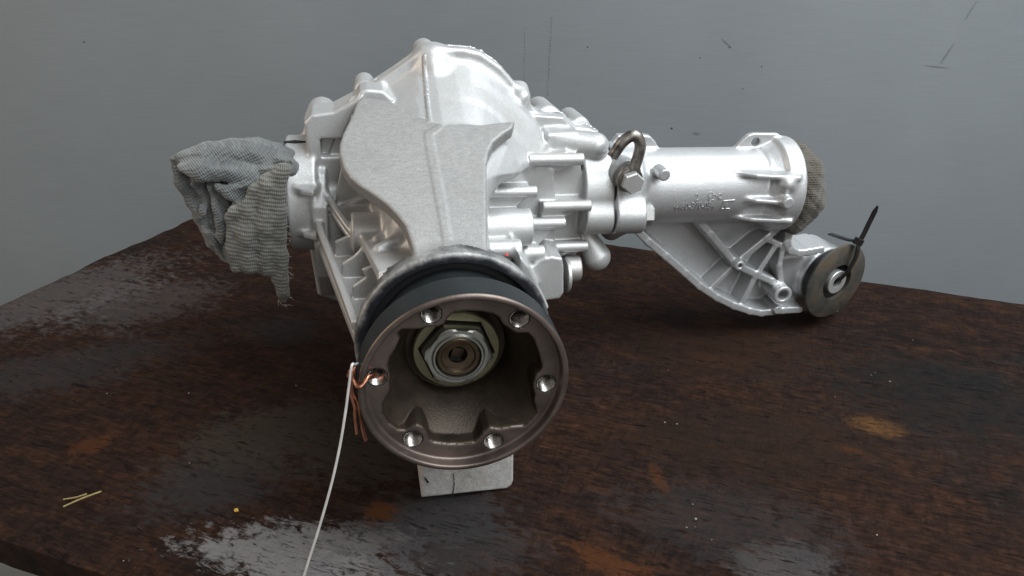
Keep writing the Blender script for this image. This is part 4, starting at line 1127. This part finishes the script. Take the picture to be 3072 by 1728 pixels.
def left_rag():
    F = Field((-215, -75, -70), (-78, 45, 80), 1.1)
    F.cap([(-80, 0, AX), (-108, 0, AX + 2), (-140, 4, AX + 2)], [29, 22, 10], k=6, own='body')
    # rolls at the top
    F.cap([(-162.1,-16.0,57.5), (-154.5,-16.0,57.4), (-142.2,-16.0,58.6), (-125.7,-16.0,60.6), (-111.3,-16.0,60.4), (-92.6,-16.0,55.2)], [2, 6, 9, 10, 10, 9], k=2.5, own='body')
    F.cap([(-156.0,-24.0,54.2), (-143.9,-24.0,52.4), (-127.8,-24.0,52.2), (-115.8,-24.0,49.1), (-106.0,-24.0,43.6)], [4, 8, 8.5, 8, 6], k=2.0, own='body')
    F.cap([(-160.3,-6.0,49.2), (-140.7,-6.0,48.9), (-107.0,-6.0,48.4), (-92.4,-6.0,43.4)], [6, 12, 16, 20], k=4, own='body')
    F.cap([(-104.9,-26.0,54.1), (-96.6,-26.0,55.1), (-90.9,-26.0,53.9)], [5, 6, 7], k=2, own='body')
    # hanging left part with upright folds
    D = [(-163.6,54.0), (-158.3,36.0), (-152.4,14.5), (-149.3,-1.6), (-144.3,-14.5), (-138.0,-20.7), (-131.6,-13.7), (-120.8,16.0), (-116.2,39.9), (-140.4,49.6)]
    F.ext(D, 1, -9, -3, rnd=2.5, k=4, own='body')
    F.cap([(-162.3,-14.0,56.0), (-159.4,-14.0,41.7), (-154.8,-14.0,27.7), (-150.7,-14.0,16.9), (-145.9,-14.0,-2.3), (-141.2,-14.0,-13.0)], [2.5, 4.5, 5, 5, 4, 2.5], k=2.5, own='body')
    F.cap([(-150.1,-18.0,42.3), (-147.8,-18.0,25.6), (-144.0,-18.0,8.8), (-137.6,-18.0,-12.5)], [5, 6.5, 6, 3], k=2.5, own='body')
    F.cap([(-139.5,-22.0,40.8), (-136.8,-22.0,25.7), (-136.0,-22.0,7.8), (-134.4,-22.0,-12.0)], [5, 6.5, 6, 3], k=2.0, own='body')
    F.cap([(-134.5,-28.0,42.5), (-126.7,-28.0,39.4), (-118.2,-28.0,42.6), (-110.7,-28.0,45.2)], [4, 6.5, 6, 5], k=2, own='body')
    F.cap([(-128.2,-30.0,24.1), (-121.6,-30.0,31.6), (-116.1,-30.0,37.0), (-105.6,-30.0,43.1)], [5, 5, 5, 7], k=2, own='body')
    # ribbed cuff folded over the front
    C = [(-92.9,58.7), (-103.9,52.3), (-111.7,44.7), (-117.6,36.8), (-125.2,31.1), (-129.1,27.1), (-130.8,15.6), (-131.5,-1.0), (-130.0,-9.9), (-122.7,-12.4), (-107.6,-14.9), (-105.3,-22.5), (-104.0,-32.3), (-102.2,-36.5), (-99.5,-36.1), (-97.3,-30.1), (-96.4,-19.9), (-97.3,-9.8), (-97.5,3.6), (-95.4,14.4), (-95.1,37.6)]
    F.ext(C, 1, -43, -38, rnd=1.8, k=2.5, own='cuff')
    F.cap([(-93.3,-41.0,58.4), (-103.9,-41.0,51.6), (-111.6,-41.0,44.7), (-117.4,-41.0,37.2), (-125.3,-41.0,31.0), (-128.6,-41.0,27.0)], [4, 4, 4, 3.5, 3.5, 3], k=3, own='cuff')
    F.cap([(-128.8,-40.0,25.9), (-130.3,-40.0,6.1), (-129.5,-40.0,-9.2)], [3.2, 3.4, 3], k=3, own='cuff')
    F.cap([(-117.1,-44.0,32.9), (-119.6,-44.0,16.9), (-120.7,-44.0,-6.8)], [2, 3.5, 3], k=7, own='cuff')
    F.cap([(-104.0,-44.0,48.3), (-107.5,-44.0,21.2), (-109.4,-44.0,-9.8)], [2.5, 3.5, 3], k=7, own='cuff')
    F.cap([(-94.9,-43.0,56.5), (-98.0,-43.0,29.7), (-99.6,-43.0,1.5), (-100.9,-43.0,-28.3)], [2.5, 3, 3, 2], k=6, own='cuff')
    # sharp valleys between the folds
    for ln in ([(-156.9,-26.0,49.8), (-142.3,-26.0,46.4), (-126.3,-26.0,45.2), (-114.4,-26.0,41.3)], [(-91.5,-30.0,58.1), (-106.2,-30.0,58.4), (-124.2,-30.0,59.5), (-136.2,-30.0,59.2)], [(-145.2,-22.0,41.0), (-143.1,-22.0,22.4), (-139.1,-22.0,-4.3)], [(-137.1,-26.0,40.0), (-133.7,-26.0,23.8), (-133.5,-26.0,-0.2)], [(-154.5,-20.0,44.9), (-150.9,-20.0,31.1), (-145.7,-20.0,9.7)]):
        F.cap(ln, 1.8, k=3.5, mode='sub')
    F.cap([(-124.1,-36.0,40.1), (-118.8,-36.0,38.4), (-115.9,-36.0,41.1)], [3, 5, 3], k=3, mode='sub')
    F.wobble((0.5, 0.40, 0.32, 0.16), (38, 17, 8, 4.4))
    def uvf(nm, V):
        if nm == 'cuff': return np.stack([V[:, 0], V[:, 2] + .12 * V[:, 0]], 1)
        a = np.radians(25); return np.stack([V[:, 0] * math.cos(a) + V[:, 2] * math.sin(a) + V[:, 1] * .4, -V[:, 0] * math.sin(a) + V[:, 2] * math.cos(a) - V[:, 1] * .6], 1)
    return field_thing(F, 'rag', {'cuff': M_CUFF}, uvf, 'pale grey knitted rag with ribbed cuff hanging from the left axle stub', 'rag', M_KNIT)
rag = left_rag()
fr = [(-95.1,-41.0,17.2), (-94.7,-41.0,11.2), (-96.5,-41.0,5.3), (-97.1,-41.0,-2.0), (-96.8,-41.0,-9.4), (-96.1,-41.0,-16.9), (-96.1,-41.0,-21.9), (-97.1,-41.0,-28.3), (-100.7,-41.0,-35.8), (-103.1,-41.0,-33.1), (-102.3,-41.0,-36.5), (-98.9,-41.0,-29.4), (-97.0,-41.0,1.7), (-97.3,-41.0,10.1)]
mb = MB()
for k in range(46):
    p = Vector(random.choice(fr)) + Vector((random.uniform(-2, 1), random.uniform(-1, 1), random.uniform(-4, 4)))
    d = Vector((random.uniform(.1, 1), random.uniform(-.6, .3), random.uniform(-.9, .5))).normalized(); L_ = random.uniform(2, 5.5)
    mb.tube([p, p + d * L_ * .5 + Vector((0, 0, .4)), p + d * L_ + Vector((random.uniform(-1, 1), 0, random.uniform(-1.5, .5)))], [.28, .24, .16], 5)
v = np.array(mb.v) * .001 @ np.array(FRAME.to_3x3()).T + np.array(ORIGIN) - np.array(rag.location)
tag(mesh_obj('loose_thread', v, mb.f, M_STRAW2, rag), kind='stuff')

def right_rag():
    F = Field((262, -50, -40), (325, 50, 80), 1.2)
    F.cap([(272, 0, AX + 2), (281, 0, AX)], [29, 27], k=4, own='body')
    F.cap([(286, -13, AX + 12), (290, -15, AX - 6), (287, -12, AX - 22)], [15, 15, 14], k=8, own='body')
    F.cap([(286, 8, AX + 18), (288, 14, AX - 10)], [14, 14], k=8, own='body')
    F.wobble((1.2, 0.8, 0.5), (34, 17, 8))
    def uvf(nm, V): return np.stack([V[:, 0] * .8 + V[:, 1], V[:, 2] + .3 * V[:, 1]], 1)
    return field_thing(F, 'rag', {}, uvf, 'dirty brown grey knitted rag stuffed into the open right tube end', 'rag', M_KNITB)
right_rag()

# cable tie through the bushing
tie = empty('cable_tie', FRAME @ Vector((bx * .001, -.02, bz * .001)), (0, math.radians(3.0), math.radians(11.1)))
tag(tie, 'black plastic cable tie looped through the rubber bushing, its tail sticking up', 'cable tie')
def tie_part(mb, name, mat=M_PLASTIC, sharp=40):
    v = np.array(mb.v) * .001 - np.array((bx * .001, -.02, bz * .001))
    return mesh_obj(name, v, mb.f, mat, tie, True, None, sharp)
st = [(344.3,-8.0,-60.8), (343.7,-14.0,-53.9), (347.6,-16.0,-45.0), (350.9,-16.0,-33.8), (351.5,-15.0,-25.3), (352.2,-13.0,-21.1)]
tie_part(MB().tube(spline(st, 5), 1.0, flat=(1.9, .7), upv=(0, -1, 0)), 'strap')
st = [(350.9,-12.0,-19.7), (348.3,-6.0,-21.7), (346.3,6.0,-24.0), (346.6,18.0,-26.8)]
tie_part(MB().tube(spline(st, 5), 1.0, flat=(1.9, .7), upv=(0, 0, 1)), 'strap')
hd = [(352.3,-13.0,-20.5)][0]
tie_part(MB().prism([(-3.2, -2.8), (3.2, -2.8), (3.2, 2.8), (-3.2, 2.8)], (hd[0], -9.5, hd[2]), (.95, 0, -.3), (.3, 0, .95), (0, -1, 0), 5.5, bev=.6), 'head')
st = [(353.3,-12.0,-21.6), (355.3,-12.0,-14.8), (357.3,-12.0,-5.1), (358.5,-13.0,4.6), (359.1,-14.0,11.3)]
tie_part(MB().tube(spline(st, 5), [1.0] * 17 + [.9, .75, .55, .35], flat=(1.9, .7), upv=(0, -1, 0)), 'tail')

# copper wire hooked through a hole of the flange
cw = MB()
l1 = [(-43.7,-196.0,5.5), (-44.7,-201.0,8.2), (-47.7,-204.0,9.3), (-49.1,-206.0,7.9), (-51.0,-207.0,6.2), (-52.9,-206.0,6.0), (-54.1,-204.0,7.1), (-54.4,-203.0,10.7), (-54.2,-202.0,12.3), (-53.5,-201.0,13.3)]
cw.tube(spline(l1, 5), .85, 8)
l2 = [(-43.5,-195.0,3.2), (-45.1,-201.0,6.6), (-48.4,-205.0,8.5), (-50.1,-207.0,7.3), (-52.0,-208.0,6.4), (-53.5,-207.0,6.4), (-54.5,-205.0,8.6), (-55.1,-204.0,12.2), (-56.1,-203.0,12.4), (-57.3,-203.0,9.4)]
cw.tube(spline(l2, 5), .8, 8)
l3 = [(-54.8,-203.0,12.1), (-55.6,-203.0,4.4), (-55.4,-203.0,-1.0), (-53.2,-203.0,-5.2), (-52.7,-202.0,-10.6), (-51.5,-200.0,-25.4), (-50.2,-199.0,-33.4)]
cw.tube(spline(l3, 5), .95, 8)
l4 = [(-55.1,-204.0,12.2), (-55.8,-204.0,4.1), (-56.2,-204.0,-0.8), (-54.9,-204.0,-7.9), (-55.0,-204.0,-13.2), (-54.5,-204.0,-24.9)]
cw.tube(spline(l4, 5), .8, 8)
tag(cw.thing('copper_wire', M_COPPER), 'twisted copper wire hooked through the left bolt hole of the flange', 'wire')
cord = [(-52.3,-199.0,13.9), (-53.7,-201.0,14.7), (-55.1,-203.0,15.4), (-57.1,-206.0,4.6), (-59.3,-209.0,-7.8), (-63.0,-213.0,-25.7), (-68.2,-218.0,-45.2), (-75.6,-222.0,-69.3), (-81.7,-225.0,-87.3), (-88.4,-228.0,-108.3)]
tag(MB().tube(spline(cord, 6), [.35] * 8 + [.6] * 7 + [.72] * 60, 8).thing('pale_wire', M_CORD) if False else MB().tube(spline(cord, 6), .68, 8).thing('pale_wire', M_CORD), 'long thin whitish wire running from the copper wire down past the front edge', 'wire')

# dry grass blades and crumbs on the board
def blade(name, pts, w, label):
    P = [(x, y, 2.0 + z) for x, y, z in pts]
    mb = MB().tube(spline(P, 5), 1.0, flat=(w, .25), upv=(0, 0, 1))
    return tag(mb.thing(name, M_STRAW, frame=False), label, 'straw', 'dry straws on the bench')
g = [(-276.4,352.0), (-267.3,357.5), (-258.9,364.8)]
blade('straw', [(*g[0], 0), (*g[1], 1.5), (*g[2], .5)], .5, 'longer pale yellow dry straw lying on the left of the bench')
g = [(-279.3,357.7), (-272.2,358.9), (-265.7,360.7)]
blade('straw', [(*g[0], .5), (*g[1], 1.0), (*g[2], 2.2)], .38, 'shorter dry straw touching the longer straw on the bench')

def crumb(c, r, mat, lab):
    mb = MB(); n = 6
    for i in range(1):
        V = []; 
        for (th, ph) in [(0, 0), (0, 90)] + [(t, 30) for t in range(0, 360, 60)] + [(t, -30) for t in range(30, 390, 60)]:
            k = r * random.uniform(.6, 1.3); a, b_ = math.radians(th), math.radians(ph)
            V.append((c[0] + k * math.cos(a) * math.cos(b_) * 1.4, c[1] + k * math.sin(a) * math.cos(b_), .6 + k * .5 + k * .6 * math.sin(b_)))
        V = V[1:]
        F_ = []
        for i in range(6):
            j = (i + 1) % 6
            F_ += [(0, 1 + i, 1 + j), (1 + i, 7 + i, 1 + j), (7 + i, 7 + j, 1 + j)]
        F_.append(tuple(range(12, 6, -1)))
        mb.add(V, F_)
    o = mb.thing('crumb', mat, frame=False, sharp=10)
    return tag(o, lab, 'crumb', 'crumbs scattered on the bench')
crumb([(-169.5,349.8)][0], 1.3, M_YELLOWCRUMB, 'small yellow crumb on the bench left of the foot')
for p in [(-332.0,568.0), (-312.3,503.0), (-305.2,470.8), (-349.7,517.2), (-165.3,481.0), (-243.6,471.2), (-221.2,310.6), (-214.2,393.1), (109.2,436.0), (117.2,434.2), (123.5,502.1), (280.7,495.2), (285.1,498.4), (291.6,486.3), (241.9,466.6), (336.8,546.4), (112.2,355.4), (111.4,342.9), (104.6,336.1), (109.7,336.7), (215.9,330.1), (117.4,326.5)]:
    crumb(p, random.uniform(.3, .6), M_CRUMB, 'tiny pale crumb on the dark bench board')
